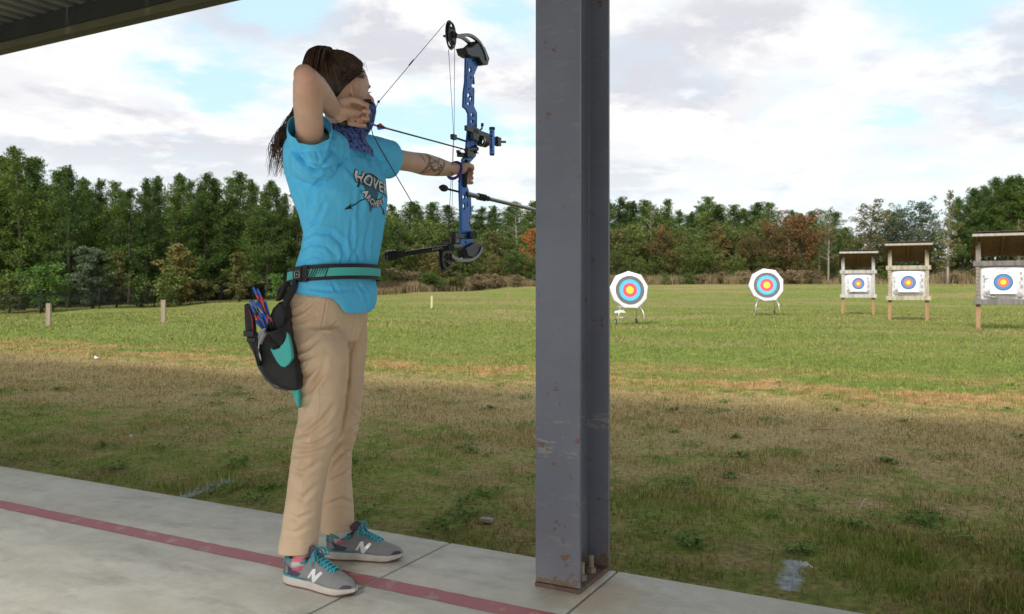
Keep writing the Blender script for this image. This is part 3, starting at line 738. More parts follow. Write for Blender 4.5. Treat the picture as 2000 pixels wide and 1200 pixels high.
# far pines across the middle and right
mid = [(740, 398), (790, 402), (830, 396), (880, 408), (930, 402), (985, 392), (1010, 402), (1046, 398), (1120, 388), (1190, 384), (1240, 386), (1265, 392), (1290, 398), (1330, 400), (1345, 404), (1380, 390), (1400, 390), (1440, 392), (1480, 402), (1520, 405), (1560, 414), (1580, 402), (1640, 430), (1700, 432), (1800, 425), (1850, 410), (2000, 360), (2400, 360)]
GM = 'far pines of the skyline behind the range'
u = 745
while u < 1640:
    plant('pine%d' % rt.choice((0, 1, 2, 4, 5)), u, 90+rt.uniform(-4, 5), prof(u, mid)+rt.uniform(-5, 16), 'far skyline pine across the range, '+where(u, LMK_R), GM, sx=rt.uniform(1.4, 1.9)); u += rt.uniform(22, 34)
u = 745
while u < 1660:
    plant('pine%d' % rt.choice((0, 4, 2)), u, 99+rt.uniform(-2, 4), prof(u, mid)+rt.uniform(12, 30), 'rearmost lower skyline pine across the range, '+where(u, LMK_R), GM, sx=rt.uniform(1.8, 2.2)); u += rt.uniform(26, 36)
for u_, tv in ((1540, 412), (1600, 405), (1615, 408), (1270, 392), (1500, 404), (1010, 392)):
    plant('sparse', u_, 84, tv, 'thin open crowned skyline tree '+where(u_, LMK_R), 'thin open trees on the far skyline', sx=1.0)
# right-hand dark wood
GR = 'tall dark pines at the right edge of the range'
for u_, Z, tv in ((1880, 72, 392), (1905, 70, 372), (1935, 70, 355), (1968, 69, 352), (2000, 68, 350), (2040, 68, 345), (2090, 68, 350), (2150, 68, 345), (2220, 68, 350), (2300, 68, 350), (1920, 78, 370), (1980, 78, 360), (2060, 78, 355)):
    plant('oldpine%d' % rt.randrange(2), u_, Z, tv, 'tall dark pine of the right hand clump, %s row, ' % ('rear' if Z > 75 else 'front')+where(u_, LMK_R), GR, sx=1.15)
# middle-storey hardwoods in front of the far pines
GH = 'green and olive broadleaf trees along the far edge of the range'
hard = [('wide0', 750, 428), ('wide2', 775, 440), ('wide1', 798, 458), ('wide0', 828, 436), ('wide2', 862, 442), ('wide1', 890, 462), ('wide0', 925, 456), ('wide2', 952, 470), ('wide1', 972, 452), ('wide0', 1000, 468),
        ('wide2', 1066, 455), ('wide0', 1100, 450), ('wide1', 1140, 452), ('wide0', 1172, 448), ('wide1', 1205, 450), ('wide0', 1235, 446), ('wide2', 1262, 450), ('wide0', 1330, 447), ('wide2', 1360, 446),
        ('wide1', 1390, 440), ('wide0', 1412, 444), ('wide1', 1440, 452), ('wide2', 1478, 446), ('wide0', 1648, 452), ('wide2', 1690, 462), ('wide0', 1745, 455), ('wide0', 1812, 450), ('wide2', 1895, 440), ('wide0', 1950, 442), ('wide1', 2010, 440), ('wide0', 2080, 440), ('wide2', 2160, 440)]
for k_, u_, tv in hard:
    plant(k_, u_, 77+rt.uniform(-2.5, 3), tv+rt.uniform(-3, 5), 'rounded %s tree before the far pines, %s' % ('olive brown' if k_ == 'wide1' else 'mid green', where(u_, LMK_R)), GH+(', olive brown' if k_ == 'wide1' else ', mid green'), sx=rt.uniform(1.0, 1.35))
GF = 'low bushy trees at the front of the far wood'
for i, u_ in enumerate(range(748, 2200, 36)):
    kk = rt.choice(('wide0', 'wide2', 'wide0', 'wide1'))
    plant(kk, u_+rt.uniform(-8, 8), 73+rt.uniform(-1.5, 1.5), rt.uniform(478, 505), 'low bushy tree behind the tall dry grass, '+where(u_, LMK_R), GF, sx=rt.uniform(1.1, 1.6))
plant('rust', 1565, 73.5, 424, 'broad rust red tree, the largest red crown, behind the second round target', sx=1.35)
plant('rust', 1292, 75, 454, 'reddish brown tree just left of centre between the two round targets')
plant('rust', 1458, 74, 468, 'slender rust brown tree left of the largest red crown', sx=.6)
plant('rust', 1505, 73, 440, 'dark plum red tree directly left of the largest red crown', sx=.75)
plant('orange', 1036, 74, 448, 'bright orange autumn tree showing just left of the steel column', sx=.8)
plant('orange', 845, 77, 456, 'small orange tree seen behind the bow strings', sx=.55)
plant('orange', 1291, 77, 440, 'tiny scarlet treetop above the hedge of trees right of the column', sx=.35)
plant('gold', 1410, 76, 446, 'yellow green conical tree between the two round targets', sx=1.1)
plant('tallolive', 1697, 71, 394, 'tall olive brown tree behind the first wooden target stand', sx=1.1)
plant('tallgrey', 1762, 71, 404, 'hazy grey green tree behind the middle wooden stand', sx=1.1)
plant('tallgrey', 1800, 72, 392, 'tallest grey green tree left of the lone sweetgum', sx=1.1)
plant('tallgrey', 1735, 73, 408, 'grey green tree with a low shoulder right of the tall olive tree', sx=1.0)
plant('sparse', 1618, 70, 402, 'thin open tree just left of the first wooden stand', sx=.8)
plant('sweetgum', 1851, 62, 366, 'tall lone conical sweetgum with a pale trunk between the middle and right stands', sx=.95)
plant('sweetgum', 1990, 64, 425, 'shorter sweetgum beside the roof of the right stand', sx=1.0)
# trees and shrubs in front of the left wood, behind the fence
plant('silver', 181, 53, 478, 'dark silver green conical tree behind the fence, second from the left', cat='tree', sx=1.6)
plant('gold', 352, 55, 476, 'yellow brown conical tree directly behind the second wooden post', sx=1.7)
plant('olivecone', 468, 56, 490, 'olive conical tree behind the arrows of the quiver', sx=1.5)
plant('olivecone', 228, 54, 487, 'thin brownish conical tree right of the silver green one', sx=1.1)
plant('bush0', 82, 52, 524, 'bright green shrub behind the fence near the first post', sx=1.3, cat='shrub')
plant('bush1', 18, 52, 536, 'green shrub behind the fence at the left picture edge', sx=1.5, cat='shrub')
plant('bush1', 278, 54, 545, 'small green shrub between the silver green and yellow brown trees', sx=1.2, cat='shrub')
plant('bush1', 325, 53.5, 530, 'green shrub at the left foot of the yellow brown tree', sx=1.1, cat='shrub')
plant('bush2', 400, 56, 548, 'olive shrub between the yellow brown and olive trees', sx=1.2, cat='shrub')
plant('bush0', 540, 57, 540, 'green shrub behind the quiver strap', sx=1.2, cat='shrub')
plant('bush1', 852, 67, 540, 'broad green shrub in the dry grass below the bow', sx=2.3, cat='shrub')
plant('bush2', 880, 67.5, 544, 'olive shrub right beside the broad green one below the bow', sx=1.6, cat='shrub')
for u_, tv, lb in ((965, 545, 'pale seeding shrub in the dry grass left of the column'), (1005, 543, 'pale seeding shrub next to the column in the dry grass'), (1372, 535, 'pale brown shrub in the dry grass midway between the round targets'), (1600, 538, 'dry brown shrub left of the first wooden stand'), (1650, 536, 'dry brown shrub right behind the first wooden stand')):
    plant('deadbush', u_, 67, tv, lb, sx=1.4, cat='shrub')
for i, u_ in enumerate(range(760, 2050, 44)):
    if 1046 < u_ < 1190: continue
    kk = rt.choice(('deadbush', 'bush2', 'bush1', 'deadbush'))
    plant(kk, u_+rt.uniform(-14, 14), 66.5+rt.uniform(0, 3.5), rt.uniform(526, 545), ('dry brown shrub ' if kk == 'deadbush' else 'low green shrub ')+'in the meadow strip, '+where(u_, LMK_R), 'shrubs in the dry meadow strip', sx=rt.uniform(1.3, 2.2), cat='shrub')
for k_ in protos:
    if k_ not in used:
        for ch in list(protos[k_].children): bpy.data.objects.remove(ch)
        bpy.data.objects.remove(protos[k_])

# dark undergrowth filling the foot of the wood (uncountable)
ru = np.random.default_rng(31)
def band(name, pts, n_cl, hmin, hmax, per, size, mat, label, asp=.6, depth=3.0, yoff=0):
    pts = np.array(pts, float); s = ru.uniform(0, 1, n_cl)*(len(pts)-1); i = np.minimum(s.astype(int), len(pts)-2); f = (s-i)[:, None]
    P = pts[i]*(1-f)+pts[i+1]*f; x = (P[:, 0]-CX)/FPX*P[:, 1]; y = P[:, 1]+ru.uniform(0, depth, n_cl)+yoff
    hh = ru.uniform(hmin, hmax, n_cl)*(.7+.3*vnoise(np.stack([x*.25, y*0, x*0], 1), 4))
    z = gz(x, y); out = np.stack([x, y, z+hh*ru.uniform(.0, 1, n_cl)], 1)
    vs = leaf_cloud(out, np.full(n_cl, .45), per, size, ru, asp, .3)
    me = raw_mesh(name, vs, quads_of(vs), mat); o = bpy.data.objects.new(name, me); COL.objects.link(o)
    return tag(o, label, 'undergrowth', kind='stuff')
band('undergrowth', [(-420, 62), (300, 64), (740, 70)], 3800, 1.6, 3.6, 9, .34, L_PINE2, 'dark undergrowth at the foot of the pines left of the archer', depth=9)
band('undergrowth', [(735, 78), (1300, 80), (2300, 78)], 4500, 2.0, 4.6, 9, .36, L_PINE2, 'dark undergrowth at the foot of the wood across the range', depth=9)
# tall dry meadow grass along the edge of the mown range
def tallgrass_mat():
    m = bpy.data.materials.new('dry_meadow'); m.use_nodes = True; t = m.node_tree; b = t.nodes['Principled BSDF']
    geo = N(t, 'ShaderNodeNewGeometry')
    n = noise(t, geo.outputs['Position'], .22, 5, .7); 
    k = mathn(t, 'ADD', mathn(t, 'MULTIPLY', n, .75), mathn(t, 'MULTIPLY', geo.outputs['Random Per Island'], .35))
    c = ramp(t, k, [(.25, (.08, .10, .035)), (.42, (.15, .13, .06)), (.58, (.25, .18, .095)), (.72, (.15, .09, .055)), (.88, (.31, .25, .18))])
    LK(t, c, b.inputs['Base Color']); b.inputs['Roughness'].default_value = .8; return m
M_TALL = tallgrass_mat()
def meadow(pts, n, hmin, hmax, depth, label, w=.05):
    pts = np.array(pts, float); s = ru.uniform(0, 1, n)*(len(pts)-1); i = np.minimum(s.astype(int), len(pts)-2); f = (s-i)[:, None]
    P = pts[i]*(1-f)+pts[i+1]*f; x = (P[:, 0]-CX)/FPX*P[:, 1]
    edge = vnoise(np.stack([x*.3, x*0, x*0], 1), 6)*1.2
    y = P[:, 1]+edge+depth*ru.uniform(0, 1, n)**1.2
    bump = .8+.55*vnoise(np.stack([x*.22, y*.4, x*0], 1), 7)+.25*vnoise(np.stack([x*.9, y*.9, x*0], 1), 17); bump = np.clip(bump, .2, 2)
    vs, tr = blades('m', np.stack([x, y, gz(x, y)-.03], 1), ru.uniform(hmin, hmax, n)*bump, ru.uniform(.6, 1.4, n)*w, ru, .28)
    me = raw_mesh('meadow_grass', vs, tr, M_TALL); o = bpy.data.objects.new('meadow_grass', me); COL.objects.link(o)
    tag(o, label, 'meadow grass', kind='stuff')
meadow([(735, 64), (850, 66), (1047, 69), (1400, 70), (1800, 67), (2300, 58)], 52000, .35, 1.15, 8, 'tall dry brown grass along the far edge of the mown range', .06)
0 and meadow([(-420, 46), (0, 49), (250, 53), (560, 60), (740, 63)], 5000, .1, .4, 4, 'rough grass growing under the fence in front of the pines', .05)

# ---------------------------------------------------------------- chain link fence
M_FENCE = pmat('black_vinyl_fence', (.014, .016, .016), .8, spec=.2)
fa = at(-330, 640, 43); fpts = []
fence = empty('chain_link_fence', at(200, 610, 50), 'black chain link fence along the left edge of the range below the pines', 'fence')
A0 = V((-330-CX)/FPX*44, 44); B0 = V((735-CX)/FPX*64, 64); Lf = np.linalg.norm(B0-A0); npost = int(Lf/3.0); dirf = (B0-A0)/Lf
pst = [A0+dirf*Lf*i/npost for i in range(npost+1)]; zp = [g1(*p) for p in pst]; HF = 1.22
for i, p in enumerate(pst):
    mb = MB(); mb.tube([(p[0], p[1], zp[i]-.1), (p[0], p[1], zp[i]+HF+.04)], .038, 8); mb.ell((p[0], p[1], zp[i]+HF+.05), .045, .045, .03, nu=8, nv=4)
    mb.build('fence_post', M_FENCE, fence)
mb = MB(); mb.tube([(p[0], p[1], z+HF) for p, z in zip(pst, zp)], .024, 6); mb.build('top_rail', M_FENCE, fence)
mb = MB(); st = .085; cnt = int(Lf/st); tl = HF/1.0
for k_ in range(cnt):
    s0 = k_*st
    for sg in (1, -1):
        a = s0; b_ = s0+sg*HF
        if b_ < 0 or b_ > Lf: continue
        pa = A0+dirf*a; pb = A0+dirf*b_
        za = float(np.interp(a, [Lf*i/npost for i in range(npost+1)], zp)); zb = float(np.interp(b_, [Lf*i/npost for i in range(npost+1)], zp))
        mb.tube([(pa[0], pa[1], za+.02), (pb[0], pb[1], zb+HF-.02)], .0065, 3, caps=False)
mb.build('wire_mesh', M_FENCE, fence, kind='stuff')
# ---------------------------------------------------------------- wooden marker posts
def wood(name, a, b, sc=3, **k): return pmat(name, a, .85, col2=b, nscale=sc, stretch=(6, 6, .6), bump=.4, bscale=40, **k)
M_POST = wood('grey_weathered_pine', (.36, .29, .21), (.20, .15, .10)); M_POSTY = wood('yellow_painted_post', (.62, .55, .33), (.5, .42, .25)); M_TREAT = wood('treated_pine', (.34, .215, .11), (.22, .13, .065))
def post(u, vb, vt, Z, wpx, mat, label):
    b = at(u, vb, Z); b[2] = g1(b[0], b[1]); h = (vb-vt)/FPX*Z; w = wpx/FPX*Z
    mb = MB(); mb.box((b[0], b[1], b[2]+h/2-.1), (w, w, h+.2), (V(.98, .17, 0), V(-.17, .98, 0), V(0.01, 0, 1)))
    o = mb.build('wooden_post', mat, None, smooth=False, bev=.006)
    me = o.data; c = co_of(me)-b; set_co(me, c); o.location = tuple(b)
    tag(o, label, 'post', 'marker posts in the lawn')
post(95, 638, 594, 21, 8, M_POST, 'short square wooden post, leftmost in the lawn, with a dull red tinge on its side')
post(319, 629, 585, 21.5, 8, M_POST, 'short square wooden post in the lawn in front of the yellow brown conical tree')
post(843, 602, 578, 38, 3.5, M_POSTY, 'thin pale yellow stake in the far lawn below the bow')
post(992, 587, 571, 50, 3.2, M_TREAT, 'thin brown stake in the far lawn left of the steel column')

# ---------------------------------------------------------------- round foam targets on wheeled stands
M_FOAM = pmat('white_foam', (.84, .81, .85), .7, col2=(.76, .73, .78), nscale=3, bump=.3, bscale=30)
M_BLK = pmat('grey_black_ring', (.14, .14, .14), .7, col2=(.10, .10, .10)); M_BLK2 = pmat('dark_ring_line', (.045, .05, .06), .7)
M_CY = pmat('blue_ring', (.09, .46, .75), .7, col2=(.07, .40, .70)); M_RD = pmat('red_ring', (.80, .085, .12), .7, col2=(.72, .07, .10)); M_YL = pmat('yellow_gold', (.93, .62, .05), .7, col2=(.88, .55, .05))
M_ALU = pmat('galvanised_tube', (.68, .69, .70), .35, .6, col2=(.5, .5, .52)); M_TYRE = pmat('black_tyre', (.03, .03, .03), .8); M_RIM = pmat('grey_rim', (.55, .52, .47), .5)
def disc(mb, r0, r1, y, th, n=40):
    a = np.linspace(0, 2*math.pi, n, endpoint=False)
    if r0 <= 0:
        mb.rings([[(r1*math.cos(t), y, r1*math.sin(t)) for t in a], [(r1*math.cos(t), y-th, r1*math.sin(t)) for t in a]])
    else:
        R = [[(r*math.cos(t), yy, r*math.sin(t)) for t in a] for r, yy in ((r0, y), (r1, y), (r1, y-th), (r0, y-th), (r0, y))]
        mb.rings(R, caps=False)
def foam_target(label, rotd):
    root = empty('round_target', (0, 0, 0), label, 'archery target', 'round foam targets on wheeled stands')
    tilt = math.radians(8); Rt = .62; zc = 1.13
    def T(p):  # butt coords (x, y towards shooter negative, z) tilted back about the centre
        x, y, z = p; return V(x, y*math.cos(tilt)+z*math.sin(tilt), zc+z*math.cos(tilt)-y*math.sin(tilt)*1.0)
    def tr(mb): mb.v = [tuple(T(p)) for p in mb.v]; return mb
    mb = MB(); n = 9; rngb = random.Random(3)
    A = []
    for i in range(n):
        a = 2*math.pi*i/n+math.radians(rotd); r_ = Rt*rngb.uniform(.97, 1.06)
        A.append((a, r_))
    def ring(s, y):
        out = []
        for i, (a, r_) in enumerate(A):
            a2, r2_ = A[(i+1) % n]
            if a2 < a: a2 += 2*math.pi
            for q in (0, .5):
                rr = r_*(1-q)+r2_*q
                if q == .5: rr *= math.cos((a2-a)/2)*1.0
                aa = a*(1-q)+a2*q; out.append((rr*s*math.cos(aa), y, rr*s*math.sin(aa)))
        return out
    mb.rings([ring(.965, .11), ring(1, .09), ring(1.0, -.05), ring(.985, -.085), ring(.95, -.10)]); tr(mb)
    butt = mb.build('foam_butt', M_FOAM, root, smooth='auto')
    for nm, r0, r1, m, yy in (('black_ring', .365, .455, M_BLK, 0), ('black_ring', .455, .468, M_BLK2, .001), ('blue_ring', .235, .352, M_CY, 0), ('black_ring', .352, .365, M_BLK2, .001), ('red_ring', .122, .235, M_RD, 0), ('gold_ring', 0, .122, M_YL, 0)):
        mb = MB(); disc(mb, r0, r1-.0006, -.1005, .006+yy); tr(mb); mb.build(nm, m, butt, smooth=False)
    mb = MB()
    for s in (-1, 1):
        mb.tube([(s*.17, -.03, 0), (s*.17, -.02, .62*1)], .006, 6)
    mb = MB(); mb.tube([T((-.05, .0, .60)), T((-.03, 0, .66)), T((.03, 0, .66)), T((.05, 0, .60))], .008, 6); mb.tube([T((.0, .0, .63)), T((.09, 0, .69))], .006, 6); mb.build('carry_loop', M_TYRE, root)
    # stand: two front legs, two rear legs on wheels, cross bar
    for s in (-1, 1):
        mb = MB(); mb.tube([T((s*.30, -.02, -.50)), (s*.37, -.24, .50), (s*.40, -.30, .40), (s*.44, -.32, -.02)], .014, 8); mb.build('leg', M_ALU, root)
        mb = MB(); mb.tube([T((s*.30, .12, -.30)), (s*.34, .46, .35), (s*.34, .50, .10)], .014, 8); mb.build('leg', M_ALU, root)
        mb = MB(); mb.tube([(s*.34-.02, .50, .10), (s*.34+.02, .50, .10)], .10, 20); w = mb.build('wheel', M_TYRE, root, smooth='auto')
        mb = MB(); mb.tube([(s*.34-.024, .50, .10), (s*.34+.024, .50, .10)], .062, 16); mb.build('rim', M_RIM, w, smooth='auto')
        mb = MB(); mb.tube([T((s*.30, .115, -.5)), T((s*.30, .115, .3))], .014, 8); mb.build('upright', M_ALU, root)
    mb = MB(); mb.tube([(-.33, .47, .24), (.33, .47, .24)], .013, 8); mb.build('cross_bar', M_ALU, root)
    mb = MB(); mb.tube([T((-.42, -.03, -.525)), T((.42, -.03, -.525))], .013, 8); mb.build('shelf_bar', M_ALU, root)
    return root
def face_cam(o, x, y, extra=0): o.rotation_euler = (0, 0, -math.atan2(x, y)+extra)
t1 = foam_target('round foam target nearer the steel column, with a black hole in its blue ring', 12)
q = at(1229, 640, 26.4); t1.location = (q[0], q[1], g1(q[0], q[1])-.03); face_cam(t1, q[0], q[1], .22)
mb = MB(); a_ = [(.012*math.cos(t)-.295, -.1085, .012*math.sin(t)-.09) for t in np.linspace(0, 6.28, 8, endpoint=False)]
t2 = foam_target('round foam target farther out, in front of the large rust red tree', 20)
q = at(1497, 622, 29.9); t2.location = (q[0], q[1], g1(q[0], q[1])-.03); face_cam(t2, q[0], q[1], .12)
# fallen foam wedge on the first stand
mb = MB(); mb.prism([(-.47, -.28, .47), (-.25, -.30, .50), (-.16, -.28, .42), (-.50, -.28, .42)], V(0, 0, 0), V(0, .2, 0)); mb.build('foam_wedge', M_FOAM, t1, smooth=False, local=True)

# ---------------------------------------------------------------- roofed wooden target stands
M_WHT = wood('white_painted_board', (.52, .51, .49), (.25, .235, .22)); M_CRM = wood('flaking_cream_board', (.50, .46, .36), (.22, .18, .125)); M_GRYB = wood('dark_weathered_board', (.22, .20, .19), (.09, .085, .08))
M_BAG = pmat('white_bag_cloth', (.64, .64, .67), .85, col2=(.55, .55, .58), nscale=4, bump=.5, bscale=12)
M_PAPER = pmat('target_paper', (.85, .82, .90), .8, col2=(.82, .79, .87)); M_ROOFB = wood('brown_roof_board', (.20, .10, .055), (.10, .05, .03)); M_SHING = pmat('dark_shingle', (.10, .07, .06), .9, col2=(.05, .045, .04), nscale=12)
M_PRINT = pmat('grey_print', (.20, .19, .20), .9, col2=(.42, .41, .42), nscale=15); M_NAVY = pmat('navy_ring', (.03, .055, .12), .8); M_MB = pmat('mid_blue_ring', (.07, .22, .48), .8, col2=(.06, .19, .44)); M_ORG = pmat('orange_red_ring', (.75, .16, .06), .8, col2=(.68, .13, .05))
def flat_poly(mb, pts, y, th=.002): mb.prism([(p[0], y, p[1]) for p in pts], V(0, 0, 0), V(0, -th, 0))
def blob(cx, cz, sx, sz, seed, n=11):
    r = random.Random(seed); return [(cx+sx*r.uniform(.55, 1.1)*math.cos(6.283*i/n), cz+sz*r.uniform(.5, 1.1)*math.sin(6.283*i/n)) for i in range(n)]
def target_stand(label, mats, Wd, zt, brand=None, style=0):
    mrail, mpost, mrl = mats
    root = empty('target_stand', (0, 0, 0), label, 'target stand', 'roofed wooden target stands')
    hw = Wd/2; zb = .62; zm = zt; r = random.Random(style+4)
    px = hw-.10
    for s in (-1, 1):
        mb = MB(); mb.box((s*px, .04, (zb-.12)/2+.0), (.105, .09, zb+.10)); mb.build('leg', M_TREAT, root, smooth=False, bev=.005)
        mb = MB(); mb.box((s*px, .04, (zb+zm+.62)/2+.02), (.105, .088, zm+.50-zb)); mb.build('upright', mpost, root, smooth=False, bev=.006)
        for k in range(9 if style != 0 else 1):       # stacked boards beside the bag
            h_ = (zm-zb-.20)/(9 if style != 0 else 1)
            mb = MB(); mb.box((s*(px+.0)+r.uniform(-.008, .008), -.030+r.uniform(-.006, .006), zb+.115+h_*(k+.5)), (.10, .05, h_-.006)); mb.build('side_board', mpost, root, smooth=False, bev=.005)
    mb = MB(); mb.box((0, -.035, zb+.05), (Wd+.02, .10, .125)); mb.build('bottom_rail', mrl, root, smooth=False, bev=.008)
    mb = MB(); mb.box((0, -.035, zm-.03), (Wd+.02, .10, .125)); mb.build('top_rail', mrail, root, smooth=False, bev=.008)
    for s in (-1, 1):
        mb = MB(); mb.tube([(s*px, -.086, zm-.03), (s*px, -.096, zm-.03)], .018, 6); mb.build('bolt', M_RUSTY, root)
    # rear posts and roof
    zr = zm+.62
    for s in (-1, 1):
        mb = MB(); mb.tube([(s*px, .085, zr-.50), (s*px, .62, zr-.485)], .035, 4); mb.build('brace', M_TREAT, root, smooth=False)
    nb = 8; hwR = hw+.02
    mb0 = V(0, -.34, zr+.04); sl_ = V(0, 1.08, -.54); sl_ = sl_/np.linalg.norm(sl_); up = V(0, .54, 1.08)/np.linalg.norm(V(0, .54, 1.08))
    for k in range(nb):
        mb = MB(); mb.box(mb0+sl_*(.07+k*.14)+up*.02, (2*hwR, .134, .022), (V(1, 0, 0), sl_, up)); mb.build('roof_board', M_ROOFB, root, smooth=False)
    for s in (-1, 0, 1):
        mb = MB(); mb.box(mb0+sl_*.55+V(s*(hw-.06), 0, 0)-up*.032, (.04, 1.06, .075), (V(1, 0, 0), sl_, up)); mb.build('roof_rafter', M_ROOFB, root, smooth=False)
    for k in range(6):
        mb = MB(); n_ = 7
        for j in range(n_):
            w_ = 2*hwR/n_; mb.box(mb0+sl_*(.045+k*.19)+up*(.042+.006*(j % 2))+V(-hwR+w_*(j+.5), 0, 0)+V(0, 0, r.uniform(0, .006)), (w_*.96, .21, .012), (V(1, 0, 0), sl_, unit(up+sl_*.06)))
        mb.build('shingle_course', M_SHING, root, smooth=False)
    mb = MB(); mb.box(mb0+V(0, -.028, -.014), (2*hwR+.03, .03, .06)); mb.build('fascia_board', (M_WHT, wood('stained_fascia', (.45, .41, .33), (.24, .20, .15)), wood('grey_fascia', (.42, .40, .36), (.25, .23, .20)))[style], root, smooth=False, bev=.005)
    # bag with bulging front
    bw = px-.055; z0, z1 = zb+.12, zm-.10; nx_, nz_ = 14, 14; P = []
    for j in range(nz_+1):
        for i in range(nx_+1):
            a, b_ = i/nx_*2-1, j/nz_*2-1
            sag = 0
            bul = .12*(1-abs(a)**3.2)*(1-abs(b_)**3.2)+.005*float(vnoise([[a*3, b_*3, style]])[0])
            P.append((a*bw*(1-.03*b_*b_+.02), -.005-bul, (z0+z1)/2+b_*(z1-z0)/2*(1+.02*a*a)+sag))
    mb = MB(); fr = [(j*(nx_+1)+i, j*(nx_+1)+i+1, (j+1)*(nx_+1)+i+1, (j+1)*(nx_+1)+i) for j in range(nz_) for i in range(nx_)]
    mb.add(P, fr); mb.add([(x, .14, z) for x, y, z in P], [f[::-1] for f in fr])
    bag = mb.build('target_bag', M_BAG, root)
    # printed pictures on the bag
    cz = (z0+z1)/2; yb = -.128; hh = (z1-z0)/2
    mb = MB(); R = random.Random(12+style)
    for k, (x_, z_, sx, sz) in enumerate([(-.32, -.28, .055, .06), (-.22, -.33, .09, .045), (-.27, -.24, .05, .035), (-.15, -.35, .05, .03), (.30, -.30, .055, .045), (.34, -.34, .04, .035), (.32, .24, .03, .04), (.34, .10, .025, .04), (.33, -.10, .04, .035), (.31, 0, .018, .035), (-.35, .05, .02, .05), (-.36, .17, .02, .03), (.14, -.33, .008, .02), (.06, -.33, .006, .018), (-.36, -.10, .015, .035)]):
        x_ *= bw/.42; z_ *= hh/.42
        if style == 0 and abs(x_) > .33: x_ *= .9
        yy = -.005-.12*(1-abs(x_/bw)**3.2)*(1-abs(z_/hh)**3.2)-.008
        flat_poly(mb, blob(x_, cz+z_, sx*1.35, sz*1.35, k*7+style), yy)
    mb.build('printed_figures', M_PRINT, bag, smooth=False, kind='stuff')
    # paper face: blue, red and gold rings
    pw = .27; yf = -.1275
    mb = MB(); flat_poly(mb, [(-pw, cz-pw), (pw, cz-pw), (pw, cz+pw*1.12), (-pw, cz+pw*1.12)], yf, .003); face = mb.build('paper_face', M_PAPER, bag, smooth=False)
    Rr = .205; C = (0, cz+.01)
    for nm, ra, rb_, m in (('navy_ring', .90, 1, M_NAVY), ('blue_ring', .56, .90, M_MB), ('red_ring', .30, .56, M_ORG), ('gold_ring', 0, .30, M_YL)):
        mb = MB(); disc(mb, ra*Rr, rb_*Rr-.0005, yf-.0035, .002, 32); mb.v = [(x+C[0], y, z+C[1]) for x, y, z in mb.v]
        m_ = mb.build(nm, m, None, smooth=False); m_.parent = bag
    mb = MB()
    for zz_, w_ in ((cz+pw*1.12-.03, .26), (cz+pw*1.12-.055, .16), (cz-pw+.03, .20)):
        mb.box((0, yf-.0045, zz_), (w_*1.2, .002, .007))
    mb.build('printed_line', M_PRINT, bag, smooth=False)
    if brand:
        c_, f_ = text2d(brand, .085, .001, .2); mb = MB(); mb.add([(x, yf+.012-z-.0, cz+hh*.80+y) for x, y, z in c_], f_); mb.build('printed_lettering', M_BLK2, bag, smooth=False)
        mb = MB(); mb.box((-.33, yf+.035, cz+.10), (.13, .003, .012)); mb.box((-.27, yf+.02, cz+.03), (.012, .003, .14)); mb.build('blue_tape', M_MB, bag, smooth=False)
    return root
for lab, mats, u_, vb, Z, Wd, zt, br, st, ex in (
    ('white painted roofed target stand, farthest left and smallest of the three', (M_WHT, M_WHT, M_WHT), 1676, 614, 29, 1.19, 1.55, None, 0, .05),
    ('cream flaking roofed target stand, middle of the three, with stacked side boards', (M_CRM, M_CRM, M_CRM), 1774, 627, 24.3, 1.19, 1.60, None, 1, .02),
    ('dark weathered roofed target stand cut off at the right picture edge', (M_GRYB, wood('grey_brown_board', (.30, .26, .22), (.14, .12, .10)), M_GRYB), 1959, 645, 19.8, 1.24, 1.63, 'MORRELL', 2, .05)):
    s = target_stand(lab, mats, Wd, zt, br, st); q = at(u_, vb, Z); s.location = (q[0], q[1], g1(q[0], q[1])); face_cam(s, q[0], q[1], ex)
# ---------------------------------------------------------------- the archer
LF = V(.436, .900, 0)            # towards the targets (her left)
FR = V(.900, -.436, 0)           # the way her chest faces
UP = V(0, 0, 1)
BC = V(-.586, 2.69, 0)
def lat(u, v, y):
    """point on the sight line u, v in the plane y metres to her left"""
    D = V((u-CX)/FPX, 1, (CY-v)/FPX); Z = (BC @ LF+y)/(D @ LF); return V(0, 0, EYE)+D*Z
SHR = 0.0
def ring_at(v, uL, uR, a, yc=0.0, n=36, ex=2.15, cen=None, tilt=0.0):
    c = lat((uL+uR)/2, v, yc); view = unit(V(c[0], c[1], 0)); r = V(view[1], -view[0], 0)
    h = (uR-uL)/2/FPX*c[1]-SHR; rl, rf = abs(r @ LF), abs(r @ FR)
    b = math.sqrt(max(1e-4, h*h-(a*rl)**2))/rf
    pts = []
    for k in range(n):
        t = 2*math.pi*k/n; ct, st = math.cos(t), math.sin(t)
        q = 2/ex
        x = math.copysign(abs(ct)**q, ct)*a; y = math.copysign(abs(st)**q, st)*b
        pts.append(c+LF*x+FR*y+UP*(tilt*y))
    return pts
person = empty('person', (BC[0], BC[1], 0), 'woman in a light blue T-shirt and khaki trousers at full draw with a compound bow', 'person')

SR = V(-.615, 2.50, 1.372); SL = V(-.495, 2.78, 1.385); NB = V(-.556, 2.655, 1.40)
ER = at(598, 153, 2.29); WR = at(651, 215, 2.53)
WL = at(880, 331, 3.16); EL = at(806, 317, 2.985)
HC = V(-.545, 2.68, 1.570); FD = unit(V(.71, .71, 0)); SD = V(FD[1], -FD[0], 0)
def hd(a, b, c): return HC+FD*a+SD*b+UP*c

